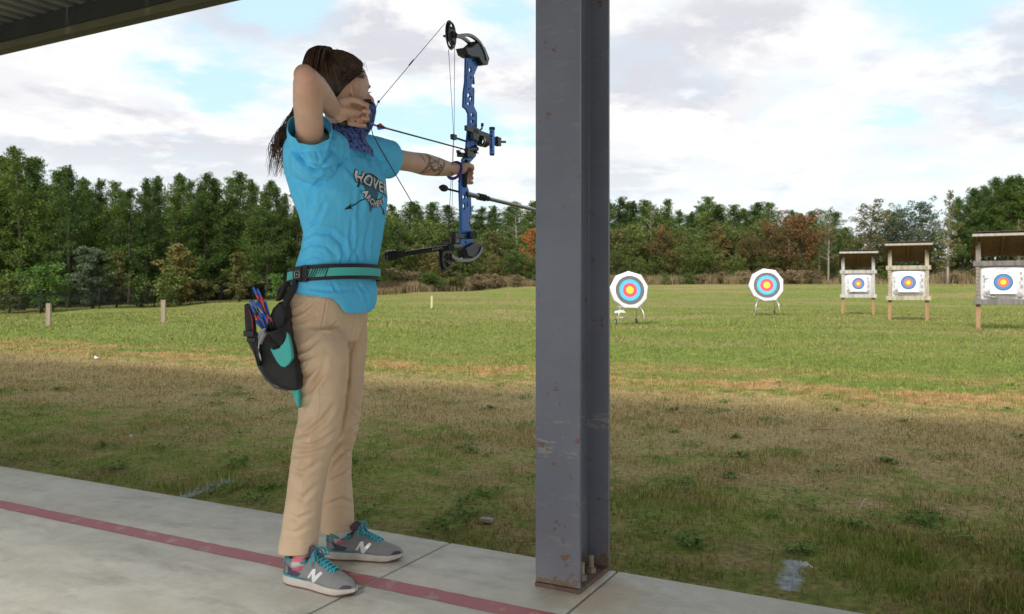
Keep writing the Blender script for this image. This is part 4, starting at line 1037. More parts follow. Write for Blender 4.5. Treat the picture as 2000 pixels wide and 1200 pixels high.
# --- continuous body
mb = MB()
hx = (FD, SD, UP)
mb.ell(hd(-.012, 0, .022), .094, .073, .098, hx, 24, 16)                   # skull
mb.ell(hd(.022, 0, -.035), .070, .056, .078, hx, 20, 14)                   # face
mb.ell(hd(.036, 0, -.085), .046, .040, .034, hx, 16, 10)                   # chin and jaw
for s in (-1, 1):
    mb.ell(hd(.060, s*.036, -.022), .026, .024, .022, hx, 12, 8)           # cheek
    mb.ell(hd(.064, s*.022, .026), .013, .026, .010, hx, 12, 8)            # brow
mb.tube([hd(.076, 0, .022), hd(.096, 0, -.004), hd(.108, 0, -.026)], [.009, .010, .0115], 10, roundcap=True)   # nose
mb.ell(hd(.088, 0, -.060), .012, .022, .009, hx, 12, 8)                    # lips
mb.tube([NB+V(0, 0, -.05), NB+V(.002, .004, .03), hd(-.012, 0, -.05)], [.060, .054, .056], 18)      # neck
# ears
for s in (-1, 1):
    ec = hd(-.022, s*.073, -.004); ax_ = (unit(FD+UP*.0), SD, UP)
    ring = [ec+FD*(.014*math.cos(t))*1.0+UP*(.025*math.sin(t))+SD*s*(.006-.008*math.cos(t)) for t in np.linspace(0, 6.28, 14)]
    mb.tube(ring, .0042, 6); mb.ell(ec-SD*s*.003, .010, .005, .020, hx, 10, 6)
# torso
mb.rings([ring_at(v, a, b, c, 0) for v, a, b, c in ((600, 592, 695, .110), (550, 600, 708, .115), (500, 602, 718, .125), (450, 606, 732, .135), (400, 596, 735, .15), (350, 580, 730, .155), (312, 585, 712, .15), (285, 612, 700, .11), (268, 634, 690, .075))])
mb.tube([NB+V(0, 0, -.03), SL+V(0, 0, -.005), SL], [.05, .052, .052], 14, roundcap=True)
mb.tube([NB+V(0, 0, -.03), SR+V(0, 0, -.01), SR], [.05, .055, .055], 14, roundcap=True)
# arms
def limb(pts, rads, n=16): mb.tube(pts, rads, n, roundcap=True)
limb([SR, SR*.7+ER*.3, SR*.35+ER*.65, ER*.93+SR*.07, ER], [.043, .0415, .0425, .0375, .034])
mb.ell(ER+UP*.006-LF*.006-FR*.002, .030, .030, .032, nu=16, nv=10)
FW = WR-ER
limb([ER, ER+FW*.25, ER+FW*.55, ER+FW*.85, WR], [.034, .0395, .0365, .030, .0275])
limb([SL, SL*.55+EL*.45, EL*.85+SL*.15, EL], [.046, .0385, .0365, .037])
FWL = WL-EL
limb([EL, EL+FWL*.3, EL+FWL*.6, EL+FWL*.88, WL], [.037, .0415, .037, .0295, .0275])
# right hand, closed on the release aid
hh = unit(V(.68, .73, -.02)); nn3 = unit(V(.73, -.68, 0)); KR = WR+hh*.080
mb.tube([WR-hh*.01, WR+hh*.025, WR+hh*.055, KR], [(.024, .026), (.022, .036), (.019, .040), (.014, .038)], 18, up=tuple(nn3), roundcap=False)
mb.ell(WR+hh*.028+UP*.018+nn3*.012, .026, .017, .020, (hh, nn3, UP), 12, 8)    # ball of the thumb
mb.ell(WR+hh*.020-UP*.022+nn3*.009, .026, .014, .018, (hh, nn3, UP), 12, 8)    # heel of the hand
fing = []
for i, (z, l1, l2, l3, r_) in enumerate(((.031, .036, .026, .019, .0088), (.0105, .040, .029, .020, .0090), (-.0105, .037, .027, .019, .0086), (-.030, .030, .021, .016, .0076))):
    p0 = KR+UP*z*1.05-hh*.004; p1 = p0+hh*l1*.86+nn3*l1*.42-UP*.002; p2 = p1+nn3*l2*.93-hh*l2*.30-UP*.003; p3 = p2-hh*l3*.97+nn3*l3*.05-UP*.001
    mb.tube([p0-hh*.02, p0, p1*.5+p0*.5, p1, p1*.5+p2*.5, p2, p3], [r_*1.0, r_*1.1, r_, r_*1.06, r_*.95, r_*.98, r_*.82], 10, roundcap=True); fing.append((p0, p1, p2, p3))
tp = [WR+hh*.022+UP*.026+nn3*.014, WR+hh*.052+UP*.037+nn3*.026, WR+hh*.082+UP*.034+nn3*.032, WR+hh*.105+UP*.024+nn3*.030]
mb.tube(tp, [.014, .0115, .0102, .0085], 10, roundcap=True)
# left hand round the grip
GP = at(905, 338, 3.215)                                         # centre of the grip
KL = GP+LF*.026+UP*.018
mb.tube([WL-LF*.01, WL*.5+GP*.5+UP*.008, GP-LF*.012+UP*.012], [(.026, .0275), (.034, .021), (.040, .020)], 18, up=(0, 0, 1))
mb.tube([GP-LF*.035+UP*.02-FR*.010, GP-LF*.02+UP*.028-FR*.02, GP+LF*.025+UP*.020-FR*.032], [(.03, .018), (.033, .016), (.032, .012)], 14, up=(0, 0, 1))  # back of hand, far side
for i, (z, r_) in enumerate(((.030, .0088), (.010, .0090), (-.010, .0086), (-.029, .0076))):
    b0 = GP+LF*.022-FR*.030+UP*z; b1 = GP+LF*.047-FR*.016+UP*(z-.003); b2 = GP+LF*.046+FR*.010+UP*(z-.006); b3 = GP+LF*.030+FR*.024+UP*(z-.008)
    mb.tube([b0, b1, b1*.5+b2*.5+LF*.002, b2, b3], [r_*1.05, r_, r_*.95, r_*.95, r_*.8], 10, roundcap=True)
mb.tube([GP-LF*.028+UP*.020+FR*.012, GP-LF*.004+UP*.028+FR*.026, GP+LF*.022+UP*.026+FR*.027, GP+LF*.042+UP*.020+FR*.018], [.015, .0115, .0102, .0088], 10, roundcap=True)
# legs (mostly inside the trousers) and ankles
AN = V(-.662, 2.580, .10); AF = lat(661, 1040, .145); AF[2] = .10
HN = lat(625, 590, -.07); HF_ = lat(665, 590, .07); KN = lat(624, 840, -.095); KF = lat(664, 850, .115)
limb([HN, HN*.5+KN*.5, KN, KN*.55+AN*.45, AN+UP*.03, AN-UP*.03], [.046, .042, .033, .029, .025, .028])
limb([HF_, HF_*.5+KF*.5, KF, KF*.55+AF*.45, AF+UP*.03, AF-UP*.03], [.046, .042, .033, .029, .025, .028])
body_me = voxel_mesh(mb, .0034, 5, .5)
c = co_of(body_me)
def dent(c, p, r, d, dirv):
    w = np.exp(-((c-V(*p))**2).sum(1)/(r*r)); return c+w[:, None]*d*V(*dirv)
for s in (-1, 1):
    c = dent(c, hd(.080, s*.032, .002), .017, -.009, FD)       # eye sockets
    c = dent(c, hd(.050, s*.075, .02), .022, -.004, SD*s)
set_co(body_me, c)

def skin_mat():
    m = pmat('skin', (.70, .45, .335), .48, col2=(.60, .365, .265), nscale=22, sss=.10, bump=.55, bscale=330, detail=8)
    t = m.node_tree; b = t.nodes['Principled BSDF']; base = b.inputs['Base Color'].links[0].from_socket
    a = N(t, 'ShaderNodeAttribute', attribute_name='ink'); a2 = N(t, 'ShaderNodeAttribute', attribute_name='flush')
    c1 = mixc(t, mathn(t, 'MULTIPLY', a2.outputs['Fac'], .55), base, (.66, .25, .19))
    c2 = mixc(t, mathn(t, 'MULTIPLY', a.outputs['Fac'], .80), c1, (.075, .062, .055)); LK(t, c2, b.inputs['Base Color']); return m
M_SKIN = skin_mat()
c = co_of(body_me)
# tattoo inked round the left forearm: knot-like tribal bands
ax_ = unit(FWL); s_ = (c-EL) @ ax_/np.linalg.norm(FWL); rad_ = c-EL-((c-EL) @ ax_)[:, None]*ax_; rr_ = np.linalg.norm(rad_, axis=1)
e1 = unit(np.cross(ax_, UP)); e2 = np.cross(e1, ax_); th = np.arctan2(rad_ @ e2, rad_ @ e1)
onarm = (rr_ < .055) & (s_ > .02) & (s_ < .92)
S = s_*np.linalg.norm(FWL)*1000            # mm along the forearm
T_ = th*38
w1 = np.abs(S-(42+9*np.sin(th*2.0+.6))); w2 = np.abs(S-(128+9*np.sin(th*2.0+.6)))
w3 = np.abs(np.abs(T_+6)-(9+9*np.cos((S-85)/86*3.14*2))); w4 = np.abs(S-70+.9*np.abs(T_)-10); w5 = np.abs(S-102-.9*np.abs(T_)+10)
ink = ((w1 < 6.2) & (S < 60)) | ((w2 < 6.5) & (S > 110)) | ((w3 < 5.4) & (S > 38) & (S < 132)) | ((w4 < 4) & (np.abs(T_) < 48)) | ((w5 < 4) & (np.abs(T_) < 48)) | ((np.abs(S-25+.5*T_) < 3) & (T_ > 0))
nz = vnoise(c*260, 5)
ink = (ink & onarm & (nz > -.55)).astype(np.float32)
flush = np.exp(-((c-ER)**2).sum(1)/.032**2)+.7*np.exp(-((c-hd(-.022, .078, -.004))**2).sum(1)/.03**2)
for f_ in fing: flush += .35*np.exp(-((c-f_[1])**2).sum(1)/.012**2)+.4*np.exp(-((c-f_[3])**2).sum(1)/.01**2)
flush += .6*np.exp(-((c-hd(.107, 0, -.028))**2).sum(1)/.016**2)+.4*np.exp(-((c-hd(.06, .05, -.02))**2).sum(1)/.025**2)
for nm, arr in (('ink', ink), ('flush', np.clip(flush, 0, 1).astype(np.float32))):
    at_ = body_me.attributes.new(nm, 'FLOAT', 'POINT'); at_.data.foreach_set('value', arr)
body = link_mesh(body_me, 'body', M_SKIN, person)

# --- eyes, brows
M_EYEW = pmat('eye_white', (.75, .72, .70), .2); M_IRIS = pmat('iris', (.10, .06, .03), .2); M_HAIR = pmat('brown_hair', (.095, .048, .028), .36, col2=(.030, .015, .010), nscale=40, spec=.6)
for s in (-1, 1):
    mb = MB(); mb.ell(hd(.0565, s*.031, .001), .0115, .0115, .0115, hx, 16, 10); e = mb.build('eye', M_EYEW, person)
    mb = MB(); mb.ell(hd(.0635, s*.0315, .001), .005, .0055, .0055, hx, 12, 8); mb.build('iris', M_IRIS, e)
    mb = MB(); mb.tube([hd(.0765, s*.014, .022), hd(.0755, s*.028, .027), hd(.068, s*.043, .026), hd(.059, s*.053, .018)], [.0012, .0028, .0022, .0008], 6); mb.build('eyebrow', M_HAIR, person)
    mb = MB(); mb.tube([hd(.069, s*.022, .003), hd(.0695, s*.031, .0075), hd(.064, s*.041, .004)], [.0008, .0016, .0014], 5)
    for q in range(6): mb.tube([hd(.069-.001*q, s*(.024+.0035*q), .006), hd(.078-.001*q, s*(.026+.0042*q), .009)], [.0005, .0003], 3)
    mb.build('eyelashes', M_HAIR, person)

_t = M_HAIR.node_tree; _b = _t.nodes['Principled BSDF']; _src = _b.inputs['Base Color'].links[0].from_socket
_g = N(_t, 'ShaderNodeNewGeometry'); LK(_t, mixc(_t, 1.0, _src, ramp(_t, _g.outputs['Random Per Island'], [(0, (.35, .33, .32)), (.6, (1, 1, 1)), (.9, (1.7, 1.6, 1.5)), (1, (2.6, 2.3, 2.0))]), 'MULTIPLY'), _b.inputs['Base Color'])
# --- hair: cap of combed strands up to a high ponytail
PB = hd(-.062, 0, .106)
mb = MB(); nu_, nv_ = 48, 28; R = []
def hairr(d, k=1.0):   # radius of the hair shell in head-space direction d
    return 1/math.sqrt((d[0]/(.104*k))**2+(d[1]/(.083*k))**2+(d[2]/(.107*k))**2)
def hpt(d, k=1.0, off=0): d = unit(d); return hd(-.012+d[0]*(hairr(d, k)+off), d[1]*(hairr(d, k)+off), .022+d[2]*(hairr(d, k)+off))
def line_low(az):     # lowest elevation (rad) of the hairline for each azimuth from the face
    a = abs(az); return float(np.interp(a, [0, .5, .9, 1.25, 1.65, 2.05, 2.4, 3.15], [.86, .84, .70, .36, .06, -.32, -.72, -.82]))
rows = []
for i in range(nu_):
    az = -math.pi+2*math.pi*i/nu_; lo = line_low(az); col_ = []
    for j in range(nv_+1):
        el = lo+(math.pi/2-lo)*j/nv_*.985; d = V(math.cos(az)*math.cos(el), math.sin(az)*math.cos(el), math.sin(el))
        col_.append(hpt(d, 1.0, -.0045 if j else -.014))
    rows.append(col_)
mb.rings([[rows[i][j] for i in range(nu_)] for j in range(nv_+1)], True, True)
rh = random.Random(9); base_d = unit(V(-.050, 0, .084))
for k in range(1000):
    az = rh.uniform(-math.pi, math.pi); lo = line_low(az); el = lo+abs(rh.gauss(0, .22)) if rh.random() < .75 else rh.uniform(lo, 1.3)
    el = min(el, 1.45); d0 = V(math.cos(az)*math.cos(el), math.sin(az)*math.cos(el), math.sin(el)); w = []
    om = math.acos(max(-1, min(1, float(d0 @ base_d)))); ph = rh.uniform(0, 6.28); amp = rh.uniform(.0, .0022); lift = rh.uniform(-.003, .0018)
    for q in np.linspace(0, 1, 9):
        d = (math.sin((1-q)*om)*d0+math.sin(q*om)*base_d)/max(.05, math.sin(om)) if om > .05 else d0
        side = np.cross(d, base_d); w.append(hpt(d, 1.0, lift-.003*(1-q)**3+amp*math.sin(ph+q*9))+(FD*side[0]+SD*side[1]+UP*side[2])*amp*1.5*math.sin(ph*2+q*7)+UP*.012*q**4)
    rr = rh.uniform(.0007, .0018); mb.tube(w, [rr*.4]+[rr]*7+[rr*.8], 4, caps=False)
# wavy tendrils at the temple and ear
for k in range(22):
    a0 = V(rh.uniform(.05, .45), rh.uniform(.7, .95), rh.uniform(.15, .45)); a1 = V(-.55+rh.uniform(-.1, .1), .72, rh.uniform(-.25, .5)); ph = rh.uniform(0, 6); w = []
    for q in np.linspace(0, 1, 12):
        d = unit(a0*(1-q)+a1*q); w.append(hpt(d, 1.0, .003+.0035*math.sin(ph+q*11))+UP*.004*math.sin(ph*1.3+q*8))
    mb.tube(w, [.0006]+[.0016]*10+[.0006], 4, caps=False)
for k in range(26):   # flyaway hairs
    a0 = V(rh.uniform(-.2, 1), rh.uniform(-.8, .8), rh.uniform(.5, 1)); a0 = unit(a0); p0 = hpt(a0, 1.0, .0); tdir = unit(FD*rh.uniform(-1, .2)+UP*rh.uniform(.1, .5)+SD*rh.uniform(-.5, .5))
    mb.tube([p0, p0+tdir*.010+UP*.004, p0+tdir*.024+UP*rh.uniform(-.004, .006)], [.0005, .0004, .0002], 3, caps=False)
mb.build('hair', M_HAIR, person)
mb = MB(); tt = [PB+V(.030*math.cos(t), .030*math.sin(t), -.002) for t in np.linspace(0, 6.28, 16)]
mb.tube([PB+FD*.0+(FD*math.cos(t)*.021+SD*math.sin(t)*.021)-UP*.004 for t in np.linspace(0, 6.28, 16)], .006, 6)
mb.build('hair_tie', pmat('black_band', (.02, .02, .022), .7), person)
mb = MB()
ctl = [PB-UP*.01, PB+UP*.024-FD*.012, PB-FD*.045+UP*.006, hd(-.125, .0, .03), hd(-.150, .02, -.06), at(580, 238, 2.66), at(560, 268, 2.665), at(550, 300, 2.665), at(544, 348, 2.665)]
def bez(P, q):
    q = q*(len(P)-1); i = min(int(q), len(P)-2); f = q-i
    p = [P[max(i-1, 0)], P[i], P[i+1], P[min(i+2, len(P)-1)]]
    return .5*((2*p[1])+(-p[0]+p[2])*f+(2*p[0]-5*p[1]+4*p[2]-p[3])*f*f+(-p[0]+3*p[1]-3*p[2]+p[3])*f**3)
for k in range(330):
    a = rh.uniform(0, 6.28); ra = math.sqrt(rh.random()); L = rh.uniform(.72, 1.0); ph = rh.uniform(0, 6.28); fr = rh.uniform(22, 30); w = []
    clump = rh.randrange(5)
    for q in np.linspace(0, L, 34):
        sp = .012+.026*min(1, q*3)-.004*q; wv = .012*max(0, q-.30)
        off = (V(math.cos(a), math.sin(a), 0)*ra*sp if q > .12 else (FD*math.cos(a)+SD*math.sin(a))*ra*.02)
        cl = V(math.cos(clump*1.26), math.sin(clump*1.26), 0)*.016*max(0, q-.55)*2
        w.append(bez(ctl, q)+off+cl+V(math.sin(ph*.2+clump+q*fr), math.cos(clump+q*fr*.9), .3*math.sin(q*fr))*wv*1.2)
    rr = rh.uniform(.0007, .0016); mb.tube(w, [rr]*30+[rr*.8, rr*.6, rr*.4, rr*.2], 4, caps=False)
mb.build('ponytail', M_HAIR, person)

# --- neck gaiter over nose and mouth
def gaiter_mat():
    m = bpy.data.materials.new('patterned_gaiter'); m.use_nodes = True; t = m.node_tree; b = t.nodes['Principled BSDF']
    tcn = N(t, 'ShaderNodeTexCoord'); v = tcn.outputs['Object']; a = noise(t, v, 55, 3, .6, 1.2); b2 = noise(t, mapping(t, v, loc=(3, 3, 3)), 75, 3, .6, 1.5)
    c = ramp(t, a, [(0, (.012, .014, .05)), (.44, (.03, .035, .16)), (.47, (.08, .13, .42)), (.56, (.17, .26, .62)), (.59, (.03, .04, .18)), (.66, (.36, .42, .75))], 'CONSTANT')
    c = mixc(t, ramp(t, b2, [(.60, 0), (.62, 1)], 'CONSTANT'), c, (.010, .010, .03)); LK(t, c, b.inputs['Base Color']); b.inputs['Roughness'].default_value = .75; return m
M_GAIT = gaiter_mat()
def hring(a, b_, c_, ra, rb, tiltf=0, n=40, z2=0):
    return [hd(a+ra*math.cos(t), b_+rb*math.sin(t), c_+tiltf*math.cos(t)+z2*math.sin(t)**2) for t in np.linspace(0, 2*math.pi, n, endpoint=False)]
G = [hring(.016, 0, -.036, .091, .075, .008), hring(.019, 0, -.044, .090, .074, .005), hring(.022, 0, -.052, .088, .072, .0), hring(.022, 0, -.075, .083, .067, -.006), hring(.016, 0, -.098, .077, .063, -.012), hring(.004, 0, -.118, .068, .062, -.016)]
for (z_, rf_, rl_) in ((1.437, .070, .066), (1.418, .078, .074), (1.398, .092, .085), (1.375, .102, .090)):
    cc_ = V(-.548, 2.662, z_); G.append([cc_+FD*(rf_*math.cos(t))+SD*(rl_*math.sin(t))+UP*(-.012*math.cos(t-.6)) for t in np.linspace(0, 2*math.pi, 40, endpoint=False)])
mb = MB(); GG_ = []
for i in range(len(G)-1):
    for q in (0, .25, .5, .75): GG_.append([G[i][k]*(1-q)+G[i+1][k]*q for k in range(40)])
GG_.append(G[-1]); mb.rings(GG_, True, False)
o = mb.build('neck_gaiter', M_GAIT, person); me = o.data; c = co_of(me); no = no_of(me)
z_rel = c[:, 2]+0; fold = np.abs(vnoise(c*np.array([14, 14, 60]), 3))*.007*np.clip((1.50-z_rel)/.06, .15, 1.2)
set_co(me, c+no*(fold[:, None]-.001)); sd = o.modifiers.new('s', 'SOLIDIFY'); sd.thickness = .002; sd.offset = -1; ss = o.modifiers.new('b', 'SUBSURF'); ss.levels = ss.render_levels = 1

# --- creases pressed into cloth along polylines
DEEP = 1.0
def creases(me, items, toward=V(0, -1, 0), minface=-.3):
    c = co_of(me); no = no_of(me); Zc = np.maximum(c[:, 1], .5); pu = CX+FPX*c[:, 0]/Zc; pv = CY-FPX*(c[:, 2]-EYE)/Zc
    vd = c-V(0, 0, EYE); vd /= np.linalg.norm(vd, axis=1)[:, None]; facing = np.clip(-(no*vd).sum(1)*2.5, 0, 1)
    disp = np.zeros(len(c))
    for pts, wpx, dep in items:
        pts = np.array(pts, float); best = np.full(len(c), 1e9); tt_ = np.zeros(len(c)); sd_ = np.zeros(len(c)); n = len(pts)-1
        for i in range(n):
            a = pts[i]; b = pts[i+1]; d = b-a; L2 = d @ d; t = np.clip(((pu-a[0])*d[0]+(pv-a[1])*d[1])/L2, 0, 1)
            dx = pu-a[0]-t*d[0]; dy = pv-a[1]-t*d[1]; dd = np.hypot(dx, dy); k = dd < best; best[k] = dd[k]; tt_[k] = ((i+t)/n)[k]; sd_[k] = np.sign(d[0]*dy-d[1]*dx)[k]
        fade = np.sin(np.clip(tt_, .02, .98)*math.pi)**.5
        wp = wpx*.72; s = best/wp; disp += DEEP*dep*fade*(-np.exp(-s*s)+.55*np.exp(-((s-1.6)/.9)**2))
    set_co(me, c+no*(disp*facing)[:, None])
def cloth_noise(me, amp, fr, seed, power=1.0):
    c = co_of(me); no = no_of(me); n = vnoise(c*np.array(fr), seed); n2 = vnoise(c*np.array(fr)*2.3, seed+1)
    r = (1-np.abs(n))**2; set_co(me, c+no*((r-.5)*amp+n2*amp*.3)[:, None])

# --- T-shirt
SHR = .0065; mb = MB()
rows_ = [(612, 577, 735, .158), (585, 574, 737, .168), (560, 573, 736, .172), (540, 575, 734, .165), (520, 581, 737, .162), (490, 592, 743, .162), (460, 596, 749, .166), (425, 588, 754, .176), (385, 573, 758, .184), (345, 560, 753, .184), (318, 557, 742, .178), (298, 563, 728, .165), (280, 585, 714, .14), (264, 612, 700, .105), (252, 632, 694, .082)]
mb.rings([ring_at(*r, 0) for r in rows_])
SLE = SL+unit(EL-SL)*.118; SRE = SR+unit(ER-SR)*.070-UP*.006
mb.tube([NB-UP*.035, SL-UP*.002, SL+unit(EL-SL)*.05, SLE+unit(EL-SL)*.03], [.068, .068, .063, .058], 20, roundcap=True)
mb.tube([SL-UP*.05-FR*.0, SL-UP*.03+unit(EL-SL)*.03, SLE-UP*.014+unit(EL-SL)*.02], [.06, .055, .050], 16)
mb.tube([NB-UP*.035, SR-UP*.012, SR+unit(ER-SR)*.05, SRE+unit(ER-SR)*.03], [.064, .070, .066, .062], 20, roundcap=True)
mb.ell(SR-UP*.06+FR*.01, .075, .07, .06, (FR, LF, UP), 16, 10)
mb.ell(SR-UP*.03-FR*.035, .05, .06, .07, (FR, LF, UP), 16, 10)
sh = voxel_mesh(mb, .0042, 12, .5)
sh = cut_near(sh, SLE, unit(EL-SL), .13)
sh = cut_near(sh, SRE, unit(unit(ER-SR)+FR*.10), .125)
# hem: bottom edge dips at the front
hb = lat(575, 568, 0); hm = lat(705, 589, 0); bm = bmesh.new(); bm.from_mesh(sh)
nrm = unit(np.cross(hm-hb, LF)); nrm = nrm if nrm[2] < 0 else -nrm
fs = [f for f in bm.faces if f.calc_center_median().z < .98]
def hemfun(co):
    d = (V(co.x, co.y, 0)-V(BC[0], BC[1], 0)) @ FR; s_l = (V(co.x, co.y, 0)-V(BC[0], BC[1], 0)) @ LF
    z = .928-.13*(d+.11); z -= .045*min(1, max(0, (d-.055)/.05))*min(1, max(0, (s_l+.12)/.05)); return z
for vv in bm.verts:
    if vv.co.z < .97:
        zl = hemfun(vv.co)
        if vv.co.z < zl and vv.co.z > zl-.02: vv.co.z = zl
kill = [f for f in bm.faces if f.calc_center_median().z < hemfun(f.calc_center_median())-.0005]
bmesh.ops.delete(bm, geom=kill, context='FACES')
for it in range(3):
    bv = [v_ for v_ in bm.verts if v_.is_boundary and v_.co.z < 1.1]; new = {}
    for v_ in bv:
        nb_ = [e.other_vert(v_) for e in v_.link_edges if e.is_boundary]
        if len(nb_) == 2: new[v_] = v_.co*.5+(nb_[0].co+nb_[1].co)*.25
    for v_, q in new.items(): v_.co = q
bm.to_mesh(sh); bm.free()
cloth_noise(sh, .0050, (11, 11, 4.5), 31); cloth_noise(sh, .0014, (34, 34, 15), 33)
DEEP = 1.5
creases(sh, [
 ([(571, 262), (585, 305), (612, 333), (650, 330), (672, 308)], 7, .008), ([(580, 300), (598, 328), (622, 336)], 5, .006), ([(590, 292), (606, 318), (628, 322), (650, 300)], 5, .005),
 ([(636, 232), (648, 268), (644, 300), (632, 322)], 6, .006), ([(648, 250), (662, 280), (660, 312)], 5, .004), ([(618, 296), (622, 316)], 4, .004),
 ([(560, 300), (566, 345), (585, 390), (592, 430)], 7, .005), ([(640, 335), (612, 370), (600, 420)], 8, .004), ([(672, 320), (700, 350), (735, 365)], 9, .004),
 ([(590, 468), (612, 452), (645, 456), (668, 478), (676, 512)], 8, .0055), ([(584, 492), (606, 476), (636, 480), (655, 500)], 6, .004), ([(588, 512), (612, 500), (640, 508)], 5, .003), ([(596, 452), (618, 430), (634, 398)], 7, .005),
 ([(682, 520), (688, 496), (684, 470), (688, 430)], 6, .006), ([(700, 518), (694, 490), (700, 460)], 5, .005), ([(716, 520), (712, 480), (722, 430)], 6, .005), ([(727, 520), (728, 480), (738, 440)], 5, .004), ([(664, 518), (668, 500)], 4, .004),
 ([(708, 345), (703, 400), (700, 450)], 8, .003), ([(728, 292), (740, 318), (746, 340)], 6, .005), ([(714, 300), (722, 325)], 5, .004), ([(756, 296), (750, 318), (742, 340)], 5, .003),
 ([(600, 562), (640, 568), (690, 566)], 6, .003), ([(700, 556), (712, 575), (718, 600)], 5, .005), ([(650, 556), (660, 572)], 5, .003)])
M_SHIRT = pmat('heather_blue_jersey', (.14, .64, 1.0), .85, col2=(.115, .57, .97), nscale=90, stretch=(1, 1, .35), bump=.35, bscale=900, spec=.15, detail=6)
shirt = link_mesh(sh, 't_shirt', M_SHIRT, person)
sd = shirt.modifiers.new('s', 'SOLIDIFY'); sd.thickness = .0022; sd.offset = 1

# --- trousers
SHR = .005; mb = MB()
mb.rings([ring_at(*r, 0) for r in ((548, 584, 728, .145), (562, 578, 728, .152), (575, 570, 727, .158), (600, 559, 723, .166), (630, 556, 720, .168), (652, 560, 718, .165), (668, 566, 712, .150))])
near = [(640, 558, 668, -.082), (665, 561, 680, -.084), (695, 570, 684, -.086), (730, 578, 681, -.088), (780, 582, 676, -.09), (820, 579, 671, -.094), (850, 573, 666, -.097), (880, 568, 653, -.10), (920, 564, 642, -.105), (970, 558, 634, -.11), (1020, 550, 628, -.115), (1070, 543, 622, -.12), (1106, 541, 620, -.12)]
fr_ = [(640, 636, 720, .086), (690, 630, 719, .09), (740, 628, 714, .10), (790, 626, 709, .108), (835, 626, 702, .115), (862, 626, 694, .12), (885, 624, 689, .125), (930, 622, 689, .135), (980, 621, 692, .145), (1020, 624, 693, .15), (1072, 625, 694, .152)]
def legrings(rows, ratio=1.05):
    out = []
    for v, a, b, y in rows:
        c0_ = lat((a+b)/2, v, y); h = (b-a)/2/FPX*c0_[1]; aa = h*.92
        out.append(ring_at(v, a, b, aa, y, ex=2.1))
    return out
mb.rings(legrings(near)); mb.rings(legrings(fr_))
tr_ = voxel_mesh(mb, .0042, 10, .5)
hnp = lat(582, 1075, -.12); hfp = lat(660, 1037, .15)
tr_ = cut_near(tr_, hnp, unit(V(.0, -.0, -1)+FR*.03), .16); tr_ = cut_near(tr_, hfp, unit(V(0, 0, -1)), .105)
tr_ = cut_near(tr_, lat(655, 556, 0), (0, 0, 1), .25)
cloth_noise(tr_, .0048, (8, 8, 3.6), 51); cloth_noise(tr_, .0018, (30, 30, 26), 53)
DEEP = 1.6
creases(tr_, [
 ([(562, 620), (592, 606), (622, 580)], 6, .005), ([(560, 634), (590, 628), (616, 614)], 6, .005), ([(628, 640), (645, 641), (658, 632)], 5, .006), ([(700, 645), (684, 690), (682, 740), (676, 800), (668, 850)], 3.5, .009),
 ([(575, 690), (600, 680), (622, 660)], 7, .005), ([(577, 712), (592, 702), (612, 694)], 6, .005), ([(580, 738), (602, 730), (630, 700)], 8, .005), ([(584, 775), (605, 760), (640, 720)], 8, .005), ([(640, 690), (625, 730), (590, 800)], 9, .004),
 ([(578, 850), (600, 845), (632, 820), (655, 790)], 8, .007), ([(573, 866), (600, 872), (630, 862), (660, 840)], 6, .007), ([(570, 890), (596, 888), (630, 880)], 7, .006), ([(566, 915), (590, 925), (622, 905)], 7, .005), ([(600, 845), (596, 880), (590, 930)], 10, .003),
 ([(560, 960), (590, 975), (618, 950)], 8, .004), ([(556, 1000), (580, 1015), (610, 1002)], 7, .004), ([(552, 1035), (575, 1042), (600, 1030)], 6, .003),
 ([(704, 845), (690, 852), (668, 868), (650, 892)], 6, .008), ([(700, 830), (686, 836), (676, 846)], 5, .006), ([(706, 810), (690, 790), (686, 760)], 6, .005), ([(688, 880), (670, 890), (650, 915)], 6, .006), ([(686, 915), (668, 930), (645, 940)], 6, .004), ([(690, 985), (670, 975), (640, 985)], 6, .004), ([(712, 640), (700, 668), (694, 720)], 5, .004),
 ([(556, 590), (590, 590), (596, 594)], 2.5, .002), ([(640, 575), (634, 610), (628, 640)], 2.2, .003), ([(624, 700), (626, 800), (600, 900), (588, 1000)], 2.0, .002), ([(545, 1060), (582, 1064), (620, 1064)], 1.8, .0022), ([(628, 1027), (660, 1030), (692, 1028)], 1.8, .0022)])
M_KHAKI = pmat('khaki_twill', (.74, .55, .385), .82, col2=(.67, .49, .335), nscale=16, bump=.4, bscale=700, spec=.2, detail=6)
trou = link_mesh(tr_, 'trousers', M_KHAKI, person); sd = trou.modifiers.new('s', 'SOLIDIFY'); sd.thickness = .002; sd.offset = -1

SHR = 0.0
